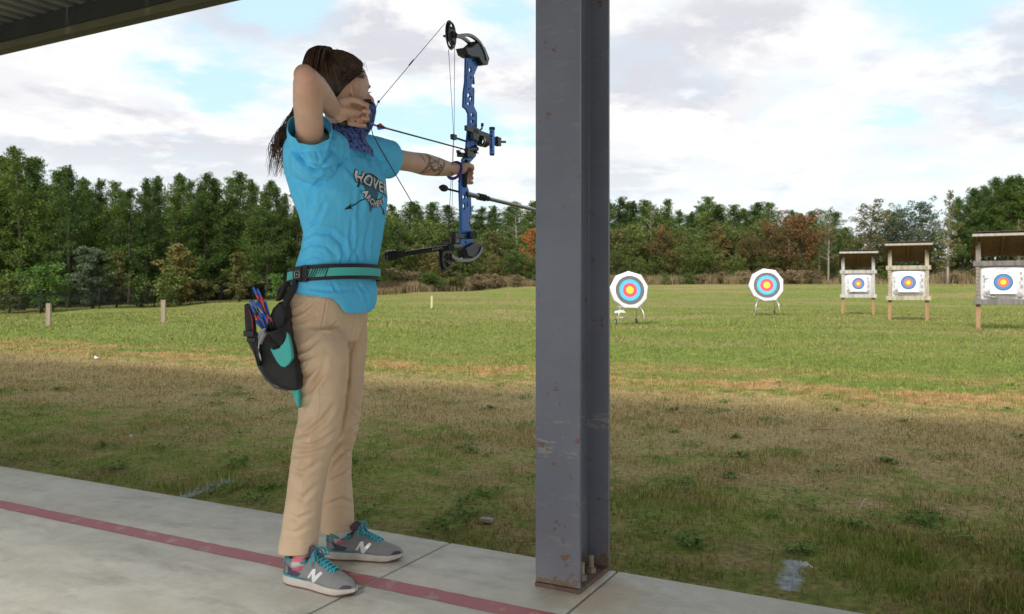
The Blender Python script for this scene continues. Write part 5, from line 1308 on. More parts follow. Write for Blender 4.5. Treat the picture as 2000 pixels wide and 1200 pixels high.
# --- running shoes
M_MESH = pmat('grey_shoe_mesh', (.27, .275, .28), .7, col2=(.19, .19, .195), nscale=12, bump=.6, bscale=650); M_TEALS = pmat('teal_shoe_trim', (.035, .30, .32), .6, col2=(.03, .24, .26)); M_SOLE = pmat('off_white_midsole', (.66, .62, .56), .6, col2=(.50, .46, .40), nscale=20)
M_OUT = pmat('outsole', (.30, .09, .07), .8, col2=(.10, .07, .06), nscale=30); M_PURP = pmat('dark_purple_trim', (.075, .055, .10), .65, col2=(.05, .04, .065)); M_LACE = pmat('teal_laces', (.03, .33, .42), .7, col2=(.05, .42, .50), nscale=60); M_REFL = pmat('reflective_silver', (.82, .84, .86), .3, .2); M_SOCK = pmat('pink_sock', (.80, .20, .27), .85, col2=(.70, .16, .22)); M_SOCKG = pmat('pale_grey_sock', (.62, .58, .58), .85)
def make_shoe(origin, dirv, L, mirror, ank):
    dx = unit(dirv); dy = np.cross(UP, dx)
    def T(x, y, z): return V(*origin)+dx*x*L+dy*y*mirror+UP*z
    root = empty('shoe', origin); root.parent = person; root.location = tuple(V(*origin)-V(*person.location))
    def width(x): return float(np.interp(x, [0, .06, .2, .4, .6, .72, .85, .95, 1], [.012, .027, .033, .034, .041, .043, .037, .022, .006]))
    def curve(x): return float(np.interp(x, [0, .4, .7, 1], [0, .002, -.002, -.008]))
    def solez(x): return float(np.interp(x, [0, .15, .4, .6, .85, 1], [.030, .031, .030, .027, .024, .026]))
    def topz(x): return float(np.interp(x, [0, .03, .12, .25, .34, .40, .48, .6, .72, .85, .94, 1.0], [.058, .094, .082, .074, .086, .104, .094, .078, .064, .052, .043, .030]))
    # midsole + outsole
    for nm, z0f, z1f, grow, m in (('outsole', lambda x: float(np.interp(x, [0, .08, .42, .5, .8, 1], [.006, 0, .003, .002, 0, .012])), lambda x: float(np.interp(x, [0, .1, .8, 1], [.010, .006, .006, .016])), .9985, M_OUT), ('midsole', lambda x: float(np.interp(x, [0, .1, .8, 1], [.0102, .0062, .0062, .0162])), solez, 1.05, M_SOLE)):
        mb = MB(); rs = []
        for x in np.linspace(0, 1, 26):
            w = width(x)*grow+.002; c_ = curve(x); z0, z1 = z0f(x), z1f(x)
            xx = x*1.02-.01 if nm == 'midsole' else x
            rs.append([T(xx, c_-w*.94, z0), T(xx, c_-w, (z0*.6+z1*.4)), T(xx, c_-w*.97, z1), T(xx, c_+w*.97, z1), T(xx, c_+w, (z0*.6+z1*.4)), T(xx, c_+w*.94, z0)])
        mb.rings(rs); mb.build(nm, m, root, smooth='auto')
    mb = MB(); rs = []   # teal wedge between heel and midsole
    for x in np.linspace(-.005, .40, 12):
        w = width(max(0, x))*1.0+.0035; z1 = solez(max(0, x)); t_ = .007*(1-x/.4)+.0006
        rs.append([T(x, -w, z1+.0002), T(x, -w*.96, z1+t_), T(x, w*.96, z1+t_), T(x, w, z1+.0002)])
    mb.rings(rs); mb.build('heel_wedge', M_TEALS, root, smooth='auto')
    # upper
    mb = MB(); rs = []; n = 22
    for x in np.linspace(0, 1, 40):
        w = width(x)*.985; c_ = curve(x); z0 = solez(x)-.004; z1 = max(topz(x), z0+.006); ring = []
        narrow = float(np.interp(x, [0, .3, .5, .8, 1], [.62, .56, .50, .7, .9]))
        for k in range(n):
            t = math.pi*k/(n-1); s = math.sin(t)**.75; cc_ = math.cos(t)
            hfr = s; ww = w*(1-(1-narrow)*hfr**1.5)
            ring.append(T(x, c_+ww*math.copysign(abs(cc_)**.7, cc_), z0+(z1-z0)*hfr))
        rs.append(ring)
    mb.rings(rs, True, True); up_ = mb.build('upper', M_MESH, root)
    me_ = up_.data; c_ = co_of(me_)+V(*origin); nrm_ = no_of(me_); set_co(me_, c_+nrm_*(vnoise(c_*55, 4)*.0012)[:, None]-V(*origin))
    bvh = BVHTree.FromPolygons([tuple(V(*v.co)+V(*origin)) for v in me_.vertices], [tuple(p.vertices) for p in me_.polygons])
    # dark opening, padded collar
    mb = MB(); mb.add([T(x, curve(x)+y, z) for x, y, z in [(.03+.17*(1-math.cos(t)), .022*math.sin(t), topz(.03+.17*(1-math.cos(t)))+.0015) for t in np.linspace(0, 2*math.pi, 20, endpoint=False)]], [tuple(range(20))]); mb.build('lining', M_PURP, root)
    mb = MB(); mb.tube([T(.035+.165*(1-math.cos(t)), curve(.2)+.0235*math.sin(t), topz(.035+.165*(1-math.cos(t)))+.001-.004*abs(math.sin(t))) for t in np.linspace(-2.5, 2.5, 26)], [.0055]*26, 8)
    mb.tube([T(.02, -.012, .060), T(.022, -.006, .088)], [.006, .005], 8); mb.tube([T(.02, .012, .060), T(.022, .006, .088)], [.006, .005], 8); mb.build('collar', M_TEALS, root)
    mb = MB(); mb.tube([T(.50, 0, .084), T(.42, 0, .101), T(.365, 0, .112), T(.345, 0, .118)], [(.016, .004), (.019, .005), (.020, .006), (.017, .004)], 14, up=tuple(dy), roundcap=True); mb.build('tongue', M_PURP, root)
    def on(x, y, z, lift=.0016):
        p = T(x, y, z); dr = (T(x, curve(x), z)-p); dr = dr/np.linalg.norm(dr); o_ = p-dr*.05
        h = bvh.ray_cast(Vector(o_), Vector(dr), .12)
        return V(*h[0])-dr*lift if h[0] is not None else p
    # overlays: dark heel counter, toe cap, eyelet stay
    for s in (-1, 1):
        for nm, pts, m in (('heel_counter', [(.03, .033), (.03, .066), (.10, .060), (.20, .050), (.30, .046), (.26, .036), (.14, .036)], M_PURP), ('toe_overlay', [(.86, .027), (.90, .036), (.95, .036), (.985, .030), (.97, .026)], M_PURP)):
            mb = MB(); n2_ = 7; P = []
            arr = [on(x, s*.06, z, .0014) for x, z in pts]; cen = on(sum(p[0] for p in pts)/len(pts), s*.06, sum(p[1] for p in pts)/len(pts), .0020)
            sub = []
            for i in range(len(pts)):
                a_, b__ = pts[i], pts[(i+1) % len(pts)]
                for q in (0, .34, .67): sub.append(on(a_[0]*(1-q)+b__[0]*q, s*.06, a_[1]*(1-q)+b__[1]*q, .0016))
            mb.add([cen]+sub, [(0, i+1, (i+1) % len(sub)+1) for i in range(len(sub))]); mb.build(nm, m, root)
        # letter N in silver, leaning forward
        NP = [(.375, .037), (.455, .078), (.492, .078), (.53, .051), (.575, .072), (.613, .070), (.53, .032), (.495, .034), (.452, .060), (.410, .037)]
        NP = [(.40, .039), (.462, .066), (.50, .0675), (.515, .048), (.575, .0635), (.612, .060), (.515, .029), (.482, .031), (.462, .052), (.432, .038)]
        sub = []
        for i in range(len(NP)):
            a_, b__ = NP[i], NP[(i+1) % len(NP)]
            for q in (0, .25, .5, .75): sub.append((a_[0]*(1-q)+b__[0]*q, a_[1]*(1-q)+b__[1]*q))
        from mathutils.geometry import tessellate_polygon
        tri = tessellate_polygon([[Vector((x*L, z, 0)) for x, z in sub]])
        mb = MB(); mb.add([on(x, s*.06, z, .0022) for x, z in sub], [tuple(t) for t in tri]); mb.build('letter_n', M_REFL, root, smooth=False)
    # laces: crossings and a bow
    mb = MB()
    for i in range(6):
        x = .46+.045*i; z = topz(x)
        for s in (-1, 1):
            mb.tube([T(x+.0, s*.020, z-.006), T(x+.010, s*.010, z+.003), T(x+.022, -s*.006, z+.003), T(x+.04, -s*.020, z-.010)], [.0026, .0030, .0030, .0026], 6)
    x = .44; z = .104
    kn = T(x, 0, z+.004); mb.ell(kn, .007, .006, .006, nu=8, nv=6)
    for s, le, dr in ((1, .034, 0), (-1, .040, .008), (1, .028, -.006)):
        lp = [kn, kn+dy*s*le*.5+UP*.012+dx*dr, kn+dy*s*le+UP*.004+dx*(dr+.012), kn+dy*s*le*1.05-UP*.012+dx*(dr+.018), kn+dy*s*le*.6-UP*.008+dx*.01, kn]
        mb.tube([bez(lp, q) for q in np.linspace(0, 1, 16)], .0025, 6)
    for s, e_ in ((-1, V(0, 0, -.034)), (1, V(0, 0, -.028))):
        lp = [kn, kn+dy*s*.018+UP*.004, kn+dy*s*.030+e_*.5, kn+dy*s*.033+e_+dx*.006]; mb.tube([bez(lp, q) for q in np.linspace(0, 1, 10)], .0022, 6)
    lp = [kn, kn-dx*.004+UP*.014+dy*.004*mirror, kn+dx*.012+UP*.024-dy*.01, kn+dx*.022+UP*.022-dy*.012]; mb.tube([bez(lp, q) for q in np.linspace(0, 1, 8)], .0022, 6)
    mb.build('laces', M_LACE, root)
    # sock
    mb = MB(); p = V(*ank); mb.tube([T(.22, 0, .05), p*.5+T(.21, 0, .07)*.5, p-UP*.008], [.031, .0315, .0295], 18); sk = mb.build('sock', M_SOCK, root)
    mb = MB(); mb.tube([T(.22, 0, .060), p*.35+T(.20, 0, .07)*.65], [.0330, .0312], 18); mb.build('sock_band', M_SOCKG, root)
    return root
dN = unit(V(.9, -.44, 0)); dF = unit(V(.99, -.06, 0))
make_shoe(V(-.716, 2.602, 0), dN, .275, 1, AN-UP*.012)
make_shoe(V(-.640, 2.832, 0), dF, .268, 1, AF-UP*.006)

# --- print on the chest of the shirt
ev = shirt.evaluated_get(bpy.context.evaluated_depsgraph_get()); bpy.context.evaluated_depsgraph_get().update()
c = co_of(sh)+V(*person.location)
bvhS = BVHTree.FromPolygons([tuple(p) for p in c], [tuple(p.vertices) for p in sh.polygons])
M_PW = pmat('white_print', (.80, .82, .85), .7); M_PK = pmat('black_print', (.02, .025, .04), .75); M_PD = pmat('dark_blue_print', (.05, .17, .27), .75)
LC = lat(737, 372, 0.0)                                  # height and depth of the print centre
C0 = V(LC[0], LC[1], LC[2])
def proj(y, z, lift):
    """y: metres to HER right of the breastbone, z up; thrown onto the cloth from the front"""
    o_ = V(BC[0], BC[1], 0)+LF*(-y)+FR*.6+UP*(C0[2]+z); h = bvhS.ray_cast(Vector(o_), Vector(-FR), 1.0)
    return V(*h[0])+FR*lift if h[0] is not None else None
def print2d(name, c2, fs, lift, mat, maxlen=.006):
    bm = bmesh.new(); vs = [bm.verts.new((float(x), float(y), 0)) for x, y in c2]
    for f in fs:
        try: bm.faces.new([vs[i] for i in f])
        except ValueError: pass
    bmesh.ops.triangulate(bm, faces=bm.faces[:])
    for _ in range(4):
        es = [e for e in bm.edges if e.calc_length() > maxlen]
        if not es: break
        bmesh.ops.subdivide_edges(bm, edges=es, cuts=1); bmesh.ops.triangulate(bm, faces=bm.faces[:])
    mb = MB(); ok = {}; pts = []
    for i, v_ in enumerate(bm.verts):
        v_.index = i; q = proj(-v_.co.x, v_.co.y, lift)
        pts.append(q)
    good = [f for f in bm.faces if all(pts[v_.index] is not None for v_ in f.verts)]
    pts2 = [p if p is not None else V(0, 0, 0) for p in pts]
    mb.add(pts2, [tuple(v_.index for v_ in f.verts) for f in good]); bm.free()
    return mb.build(name, mat, shirt, smooth=False)
def flat_text(body_, size, cx, cy, rot=0, off=0, arc=None, space=1.0, shear=0):
    c_, f_ = text2d(body_, size, 0.0, shear, space, off); x, y = c_[:, 0], c_[:, 1]
    if arc: a = x/arc; x2 = np.sin(a)*(arc-y); y2 = -np.cos(a)*(arc-y)+arc; x, y = x2, y2
    ca, sa = math.cos(rot), math.sin(rot); return np.stack([x*ca-y*sa+cx, x*sa+y*ca+cy], 1), f_
# seen from the front the lettering runs from her right (reader's left) to her left
for nm, off, lf, m in (('lettering_outline', .0042, .0028, M_PK), ('lettering', .0012, .0040, M_PW)):
    c_, f_ = flat_text('HOVER', .050, .012, .024, -.16, off, space=1.12); print2d(nm, c_, f_, lf+.0020, m)
    c_, f_ = flat_text('ARCHERY', .027, .012, -.040, -.12, off*.7, arc=.070, space=1.15); print2d(nm, c_, f_, lf+.0020, m)
# arrowhead shield and bow arc behind the lettering, crossing arrows
sh_p = [(0, -.072), (-.030, -.020), (-.052, .045), (-.020, .030), (0, .050), (.020, .030), (.052, .045), (.030, -.020)]
print2d('arrowhead_emblem', sh_p, [(0, 1, 4), (1, 2, 3), (1, 3, 4), (0, 4, 7), (7, 4, 5), (7, 5, 6)], .0034, M_PD)
an = np.linspace(math.radians(20), math.radians(160), 16); arc_o = [(.078*math.cos(a), .078*math.sin(a)-.022) for a in an]; arc_i = [(.070*math.cos(a), .066*math.sin(a)-.020) for a in an]
print2d('bow_arc', arc_o+arc_i, [(i, i+1, 16+i+1, 16+i) for i in range(15)], .0040, M_PK)
for sg in (-1, 1):
    P0_, P1_ = np.array([sg*.012, -.020]), np.array([-sg*-.0, 0])
    a_ = np.array([sg*.020, -.022]); b__ = np.array([sg*.088, -.058]); d = (b__-a_)/np.linalg.norm(b__-a_); n_ = np.array([-d[1], d[0]])
    print2d('printed_arrow', [a_+n_*.002, b__+n_*.002, b__-n_*.002, a_-n_*.002, b__-d*.004+n_*.009, b__+d*.026, b__-d*.004-n_*.009, b__+d*.002], [(0, 1, 2, 3), (4, 5, 7), (7, 5, 6)], .0040, M_PK)
# ---------------------------------------------------------------- compound bow at full draw
PN = at(722, 242, 2.65)                     # where the arrow sits on the string
def bp(u, v, off=0.0):
    """point of the bow's own upright plane (through the arrow, towards the targets)"""
    P0_ = PN+FR*off; D = V((u-CX)/FPX, 1, (CY-v)/FPX); Z = (P0_ @ FR)/(D @ FR); return V(0, 0, EYE)+D*Z
def sz(p): return ((V(*p)-PN) @ LF, V(*p)[2])
def b2(u, v): q = bp(u, v); return (float((q-PN) @ LF), float(q[2]))
def W2(s, z, off=0.0): return V(PN[0], PN[1], 0)+LF*s+UP*z+FR*off
M_BLUE = pmat('anodised_blue', (.008, .115, .42), .34, .3, col2=(.007, .095, .36), nscale=20); M_BLUEL = pmat('bright_blue_anodised', (.03, .16, .55), .3, .55)
M_BLACK = pmat('satin_black', (.018, .018, .02), .42, .0, col2=(.012, .012, .013)); M_CARB = pmat('gloss_black_carbon', (.02, .02, .022), .18, 0, col2=(.03, .03, .032), nscale=60, coat=.5); M_STRING = pmat('bow_string', (.05, .05, .055), .7)
M_RUB = pmat('rubber', (.02, .02, .02), .85); M_SILV = pmat('machined_silver', (.55, .55, .57), .28, .9)
bow = empty('compound_bow', W2(.62, 1.05), 'blue and black compound bow held at full draw by the archer', 'bow')
T_ = .008
outl = [(912, 113), (911, 160), (908, 182), (907, 209), (913, 214), (917, 222), (917, 243), (915, 268), (913, 290), (912, 304), (905, 312), (906, 322), (903, 334), (901, 352), (900, 362), (900, 378), (902, 432), (901, 470), (905, 487), (910, 486), (918, 474), (920, 457), (914, 447), (909, 432), (916, 420), (915, 383), (907, 362), (908, 345), (911, 330), (913, 318), (925, 305), (926, 285), (927, 245), (927, 221), (921, 208), (922, 176), (916, 169), (921, 147), (929, 128), (922, 109)]
holes = []
def oval(u, v, ru, rv, n=12):
    ru = ru*1.45+.2; return [b2(u+ru*math.cos(2*math.pi*i/n), v+rv*math.sin(2*math.pi*i/n)) for i in range(n)]
for u, v, ru, rv in ((914.5, 187, 2.2, 6), (914, 203, 2, 3.5), (918.5, 193, 1.8, 6), (913.6, 174, 1.3, 2.5), (917, 137, 1.8, 6), (920.8, 225, 1.9, 4.6), (924, 226, 1.1, 2.6), (920.6, 238, 1.9, 3.8), (924, 238, 1.2, 3), (920.5, 259, 1.6, 2.4), (904.5, 385, 1.9, 4.8), (910.5, 385.5, 1.5, 3.6), (904.8, 404, 1.8, 7.4), (911, 400, 1.2, 6), (908, 458, 2.4, 2.4), (907, 474, 1.6, 2.6), (922, 118, 1.6, 2.4), (918, 152, 1.0, 3)):
    holes.append(oval(u, v, ru, rv))
def widen(p):
    u, v = p; mid_ = float(np.interp(v, [100, 150, 180, 209, 222, 300, 312, 330, 362, 400, 432, 447, 457, 487], [917, 915, 913, 915, 922, 921, 915, 906, 903, 906, 905, 906, 909, 909])); return (u+(3.2 if u > mid_ else -3.2), v)
v_, f_ = shape2d([b2(*widen(p)) for p in outl], holes, V(PN[0], PN[1], 0), LF, UP, FR, T_, .0015)
mb = MB(); mb.add(v_, f_)
for sgn_ in (1, -1):      # raised edge rails of the machined riser
    side_pts = outl[:23] if sgn_ < 0 else outl[24:]
    for a_, b_ in (((912, 120), (907, 205)), ((917, 224), (916, 285)), ((899, 365), (900, 430)), ((900, 430), (900, 470))) if sgn_ < 0 else (((924, 150), (925, 165)), ((929, 224), (928, 285)), ((917, 385), (918, 420)), ((924, 172), (924, 205))):
        mb.tube([bp(*a_), bp(*b_)], .0055, 6)
riser = mb.build('riser', M_BLUE, bow, smooth='auto', autos=30)
# grip, shelf
mb = MB(); mb.tube([bp(909, 318), bp(906, 332), bp(904, 346), bp(905, 360)], [(.015, .013), (.0145, .014), (.0145, .0145), (.016, .015)], 14, up=tuple(LF), roundcap=True); mb.build('grip', M_RUB, riser)
mb = MB(); mb.box(bp(903, 303, .0), (.022, .05, .016), (FR, unit(LF+UP*.1), UP)); mb.box(bp(897, 299), (.012, .03, .010), (FR, unit(LF-UP*.3), UP)); mb.tube([bp(893, 302, .0), bp(901, 291, 0)], .0015, 5); mb.tube([bp(910, 294, .012), bp(932, 291, .012)], .009, 10); mb.tube([bp(929, 284, .012), bp(929, 300, .012)], .007, 8); mb.box(bp(917, 302, .016), (.012, .05, .024), (FR, LF, UP)); mb.build('arrow_rest', M_BLACK, bow, smooth=False, bev=.0012)
# limb pockets and limbs (a pair at each end)
for nm, poly in (('limb_pocket', [(901, 97), (913, 95), (926, 84), (938, 96), (946, 116), (943, 126), (934, 126), (926, 112), (912, 111), (904, 106)]), ('limb_pocket', [(901, 487), (907, 484), (920, 476), (931, 478), (934, 486), (929, 497), (917, 503), (905, 500)])):
    c_ = poly; v_, f_ = shape2d([b2(*p) for p in c_], [], V(PN[0], PN[1], 0), LF, UP, FR, .046, .005); mb = MB(); mb.add(v_, f_); mb.build(nm, M_BLACK, bow, smooth='auto', autos=35)
def limbs(pts, offs, wd, th):
    for off in offs:
        P = [bp(u, v) for u, v in pts]; P = [bez(P, q) for q in np.linspace(0, 1, 16)]; rs = []
        for i, p in enumerate(P):
            t = unit(P[min(i+1, 15)]-P[max(i-1, 0)]); n_ = unit(np.cross(t, FR)); k = i/15; w_ = wd*(1-.25*k); h_ = th*(1-.1*k)
            c_ = p+FR*off
            rs.append([c_+FR*w_/2+n_*h_/2, c_-FR*w_/2+n_*h_/2, c_-FR*w_/2-n_*h_/2, c_+FR*w_/2-n_*h_/2])
        mb = MB(); mb.rings(rs); mb.build('limb', M_CARB, bow, smooth=False, bev=.0012)
limbs([(941, 120), (937, 104), (928, 86), (915, 74), (903, 70), (890, 71), (881, 72)], (.021, -.021), .013, .013)
limbs([(930, 483), (927, 494), (917, 505), (905, 509), (892, 509), (880, 506), (871, 500)], (.021, -.021), .013, .013)
# cams: eccentric wheels with cut-outs
def cam_wheel(ctr, ru, rv, rot, thick=.008):
    c_ = b2(*ctr); cam_ = empty('cam', (0, 0, 0)); bpy.data.objects.remove(cam_)
    def el(a, b, cx, cz, n=26): return [(c_[0]+cx+a*math.cos(t)*math.cos(rot)-b*math.sin(t)*math.sin(rot), c_[1]+cz+a*math.cos(t)*math.sin(rot)+b*math.sin(t)*math.cos(rot)) for t in np.linspace(0, 2*math.pi, n, endpoint=False)]
    hl = [el(ru*.60, rv*.26, 0, rv*.62, 14), el(ru*.48, rv*.24, -ru*.1, -rv*.60, 14), el(ru*.14, rv*.16, ru*.48, -rv*.30, 10), el(ru*.13, rv*.14, -ru*.50, rv*.1, 10)]
    mb = MB()
    for off, k in ((0, 1.0), (.0075, .86)):
        v_, f_ = shape2d(el(ru*k, rv*k, 0, 0), hl if k == 1 else [el(ru*.50, rv*.20, 0, rv*.58, 12), el(ru*.40, rv*.18, -ru*.1, -rv*.56, 12)], V(PN[0], PN[1], 0)+FR*off, LF, UP, FR, .006, .0012); mb.add(v_, f_)
    w = mb.build('cam', M_BLACK, bow, smooth='auto', autos=30)
    mb = MB(); mb.tube([W2(c_[0], c_[1], -.030), W2(c_[0], c_[1], .030)], .0042, 10); mb.tube([W2(c_[0], c_[1], -.012), W2(c_[0], c_[1], .014)], .013, 14); mb.build('axle', M_BLACK, w)
    mb = MB()
    for a, r_ in ((.4, .5), (2.2, .55), (3.9, .5), (5.2, .62)):
        mb.tube([W2(c_[0]+ru*r_*math.cos(a), c_[1]+rv*r_*math.sin(a), -.006), W2(c_[0]+ru*r_*math.cos(a), c_[1]+rv*r_*math.sin(a), .016)], .004, 8)
    mb.tube([W2(c_[0]+ru*.75, c_[1]-rv*.1, .008), W2(c_[0]+ru*1.05, c_[1]+rv*.12, .008)], .005, 6); mb.build('cam_peg', M_SILV if False else M_BLACK, w)
    return c_
cam_wheel((879.5, 69), .033, .054, .10); cam_wheel((869, 502), .041, .056, -.12)
# strings and cables
def line(name, pts, r_, m=M_STRING, par=None):
    mb = MB(); mb.tube(pts, r_, 6, caps=False); return mb.build(name, m, par or bow)
TC = bp(869, 46); LC_ = bp(857, 492)
line('bow_string', [TC, bp(738, 201), PN+LF*.004], [.0011, .0012, .0013]); line('bow_string', [PN+LF*.004, bp(728, 263), bp(746, 296), bp(800, 388), LC_], [.0013, .0017, .0020, .0016, .0014])
mb = MB(); mb.ell(bp(803.5, 122), .004, .004, .011, (FR, unit(bp(803, 122)-bp(810, 114)+0), unit(TC-bp(738, 201))), 10, 8); mb.tube([bp(799, 128), bp(808, 117)], .0024, 6); mb.build('peep_sight', M_BLACK, bow)
mb = MB(); mb.ell(bp(739.5, 199), .0045, .0045, .0045, nu=10, nv=8); mb.build('kisser_button', M_BLACK, bow)
line('cable', [bp(876, 97), bp(877.5, 120), bp(886, 262), bp(884, 300), bp(874, 480)], [.0014, .0011, .0010, .0010, .0014]); line('cable', [bp(888, 92), bp(887.5, 180), bp(887, 264), bp(885, 310), bp(883, 400), bp(876, 485)], [.0013, .0010, .0010, .0010, .0010, .0013])
mb = MB(); mb.box(bp(886, 268), (.016, .026, .020), (FR, LF, UP)); mb.tube([bp(888, 269), bp(912, 277)], .0042, 8); mb.build('cable_slide', M_BLACK, bow, smooth=False, bev=.002)
# sight
mb = MB(); mb.box((bp(909, 250, .022)+bp(958, 268, .022))/2, (.010, float(np.linalg.norm(bp(958, 268, .022)-bp(909, 250, .022))), .020), (FR, unit(bp(958, 268, .022)-bp(909, 250, .022)), UP))
mb.box(bp(927, 262, .020), (.014, .045, .05), (FR, LF, UP)); mb.tube([bp(934, 256, .02), bp(941, 252, .02), bp(942, 243, .02)], .004, 6); mb.tube([bp(942, 241, .02), bp(942, 247, .02)], .006, 8)
sight = mb.build('sight_bar', M_BLACK, bow, smooth=False, bev=.001)
mb = MB(); mb.box((bp(961, 252, .022)+bp(961, 302, .022))/2, (.013, .024, float(np.linalg.norm(bp(961, 252)-bp(961, 302)))), (FR, LF, UP)); mb.build('sight_track', M_BLUEL, sight, smooth=False, bev=.002)
mb = MB()
for v0 in (258, 266, 288, 295): mb.tube([bp(961, v0, .029), bp(961, v0, .0315)], .004, 8)
mb.tube([bp(961, 249, .022), bp(961, 254, .022)], .013, 10); mb.tube([bp(961, 300, .022), bp(961, 304, .022)], .010, 10)
mb.tube([bp(964, 277, .024), bp(987, 277.5, .024)], .0052, 8); mb.box(bp(972, 277, .024), (.02, .03, .035), (FR, LF, UP)); mb.tube([bp(970, 267, .024), bp(970, 274, .024)], .0065, 8); mb.tube([bp(971, 280, .024), bp(971, 286, .024)], .0075, 8)
mb.box(bp(954, 279, .02), (.012, .025, .022), (FR, LF, UP)); mb.build('sight_knob', M_BLACK, sight, smooth=False, bev=.001)
sc = bp(943, 277, .012); a1 = unit(LF*.92+FR*.15); s1 = unit(np.cross(a1, UP))
mb = MB(); ro, ri = .0215, .0165
R_ = [[sc+a1*h_+(s1*math.cos(t)+UP*math.sin(t))*r_ for t in np.linspace(0, 2*math.pi, 28, endpoint=False)] for r_, h_ in ((ri, -.018), (ro, -.018), (ro, .018), (ri, .018), (ri, -.018))]
mb.rings(R_, True, False); mb.build('sight_scope', M_BLACK, sight, smooth='auto')
mb = MB(); mb.rings([[sc+a1*h_+(s1*math.cos(t)+UP*math.sin(t))*(ro+.0012) for t in np.linspace(0, 2*math.pi, 28, endpoint=False)] for h_ in (-.016, -.012)], True, False); mb.build('scope_ring', M_SILV, sight)
# stabilisers
st0 = bp(911, 379, .0); e_f = W2(*[(st0-PN) @ LF+.78, float(st0[2])])-UP*.005
mb = MB(); mb.tube([st0-LF*.005, st0+LF*.02], [.012, .012], 12); mb.tube([st0+LF*.02, st0+LF*.10], [.0105, .0105], 12); mb.tube([st0+LF*.16, e_f], .0085, 12); front = mb.build('stabiliser_rod', M_CARB, bow, smooth='auto')
mb = MB()
for k in range(6): mb.tube([st0+LF*(.098+k*.012), st0+LF*(.106+k*.012)], .0145 if k % 2 == 0 else .0115, 14)
mb.tube([st0+LF*.16, st0+LF*.185], .011, 12); mb.build('damper', M_RUB, front, smooth='auto')
mb = MB()
for k in range(4): mb.tube([e_f+LF*k*.012, e_f+LF*(k*.012+.011)], .016, 14)
mb.build('end_weight', M_BLACK, front, smooth='auto')
b0 = bp(900, 376); b1_ = bp(868, 368)
mb = MB(); mb.tube([b0, b1_], .0042, 8); mb.tube([b1_+LF*.02, b1_+LF*.006, b1_-LF*.010, b1_-LF*.024], [.006, .0125, .0135, .009], 14, roundcap=True); mb.build('string_stop', M_RUB, bow)
j0 = bp(921, 459, .03); 
mb = MB(); mb.tube([bp(905, 461, -.0), bp(905, 461, .03)], .010, 10); mb.tube([bp(925, 459, .0), bp(925, 459, .03)], .016, 12); mb.box(bp(893, 461, .03), (.016, .085, .016), (FR, LF, UP)); mb.tube([bp(886, 455, .032), bp(886, 484, .038)], .011, 12)
mb.tube([bp(893, 482, .04)+LF*.02, bp(882, 484, .045)-LF*.0], .0135, 12); mb.build('offset_mount', M_BLACK, bow, smooth=False, bev=.0015)
sb0 = bp(897, 480, .042); sb1 = at(764, 500, 2.93)
sd_ = unit(sb1-sb0); Ls = np.linalg.norm(sb1-sb0)
mb = MB(); mb.tube([sb0, sb1], .0098, 14); side_ = mb.build('side_bar', M_CARB, bow, smooth='auto')
mb = MB(); mb.tube([sb0+sd_*.004, sb0+sd_*.05], .0125, 14); mb.tube([sb1-sd_*.055, sb1-sd_*.02], [.0105, .014], 14); mb.build('side_bar_sleeve', M_RUB, side_, smooth='auto')
mb = MB()
for k in range(3): mb.tube([sb1-sd_*(.020-k*.0145), sb1-sd_*(.020-k*.0145)+sd_*.012], [.0195, .0195], 18); 
mb.tube([sb1-sd_*.02, sb1+sd_*.03], .012, 12); mb.tube([sb1+sd_*.020, sb1+sd_*.028], [.014, .010], 14); mb.build('side_weight', M_CARB, side_, smooth='auto')
# white lettering on the side bar: small italic mark
c_, f_ = text2d('HOYT', .010, .0002, .3); q0 = sb0+sd_*Ls*.36; vd_ = unit(V(0, 0, EYE)-q0); upv = unit(np.cross(vd_, sd_)); upv = upv if upv[2] > 0 else -upv; nrmv = unit(np.cross(sd_, upv)); nrmv = nrmv if nrmv @ vd_ > 0 else -nrmv
dirt = -sd_ if (-sd_)[0] > 0 else sd_
mb = MB(); mb.add([q0+nrmv*.0099+dirt*x*1.6+upv*y for x, y, z in c_], f_); mb.build('lettering', M_PW, side_, smooth=False)
# wrist sling
wc = WL*.42+GP*.58
mb = MB(); mb.tube([wc-LF*.030+(unit(np.cross(LF, UP))*.030*math.cos(t)+UP*.033*math.sin(t))+LF*.010*math.sin(t) for t in np.linspace(-2.9, 2.9, 26)], [(.0065, .0016)]*26, 8, up=tuple(LF)); mb.build('wrist_sling', pmat('purple_strap', (.07, .05, .33), .7, col2=(.05, .035, .25), nscale=40), bow)

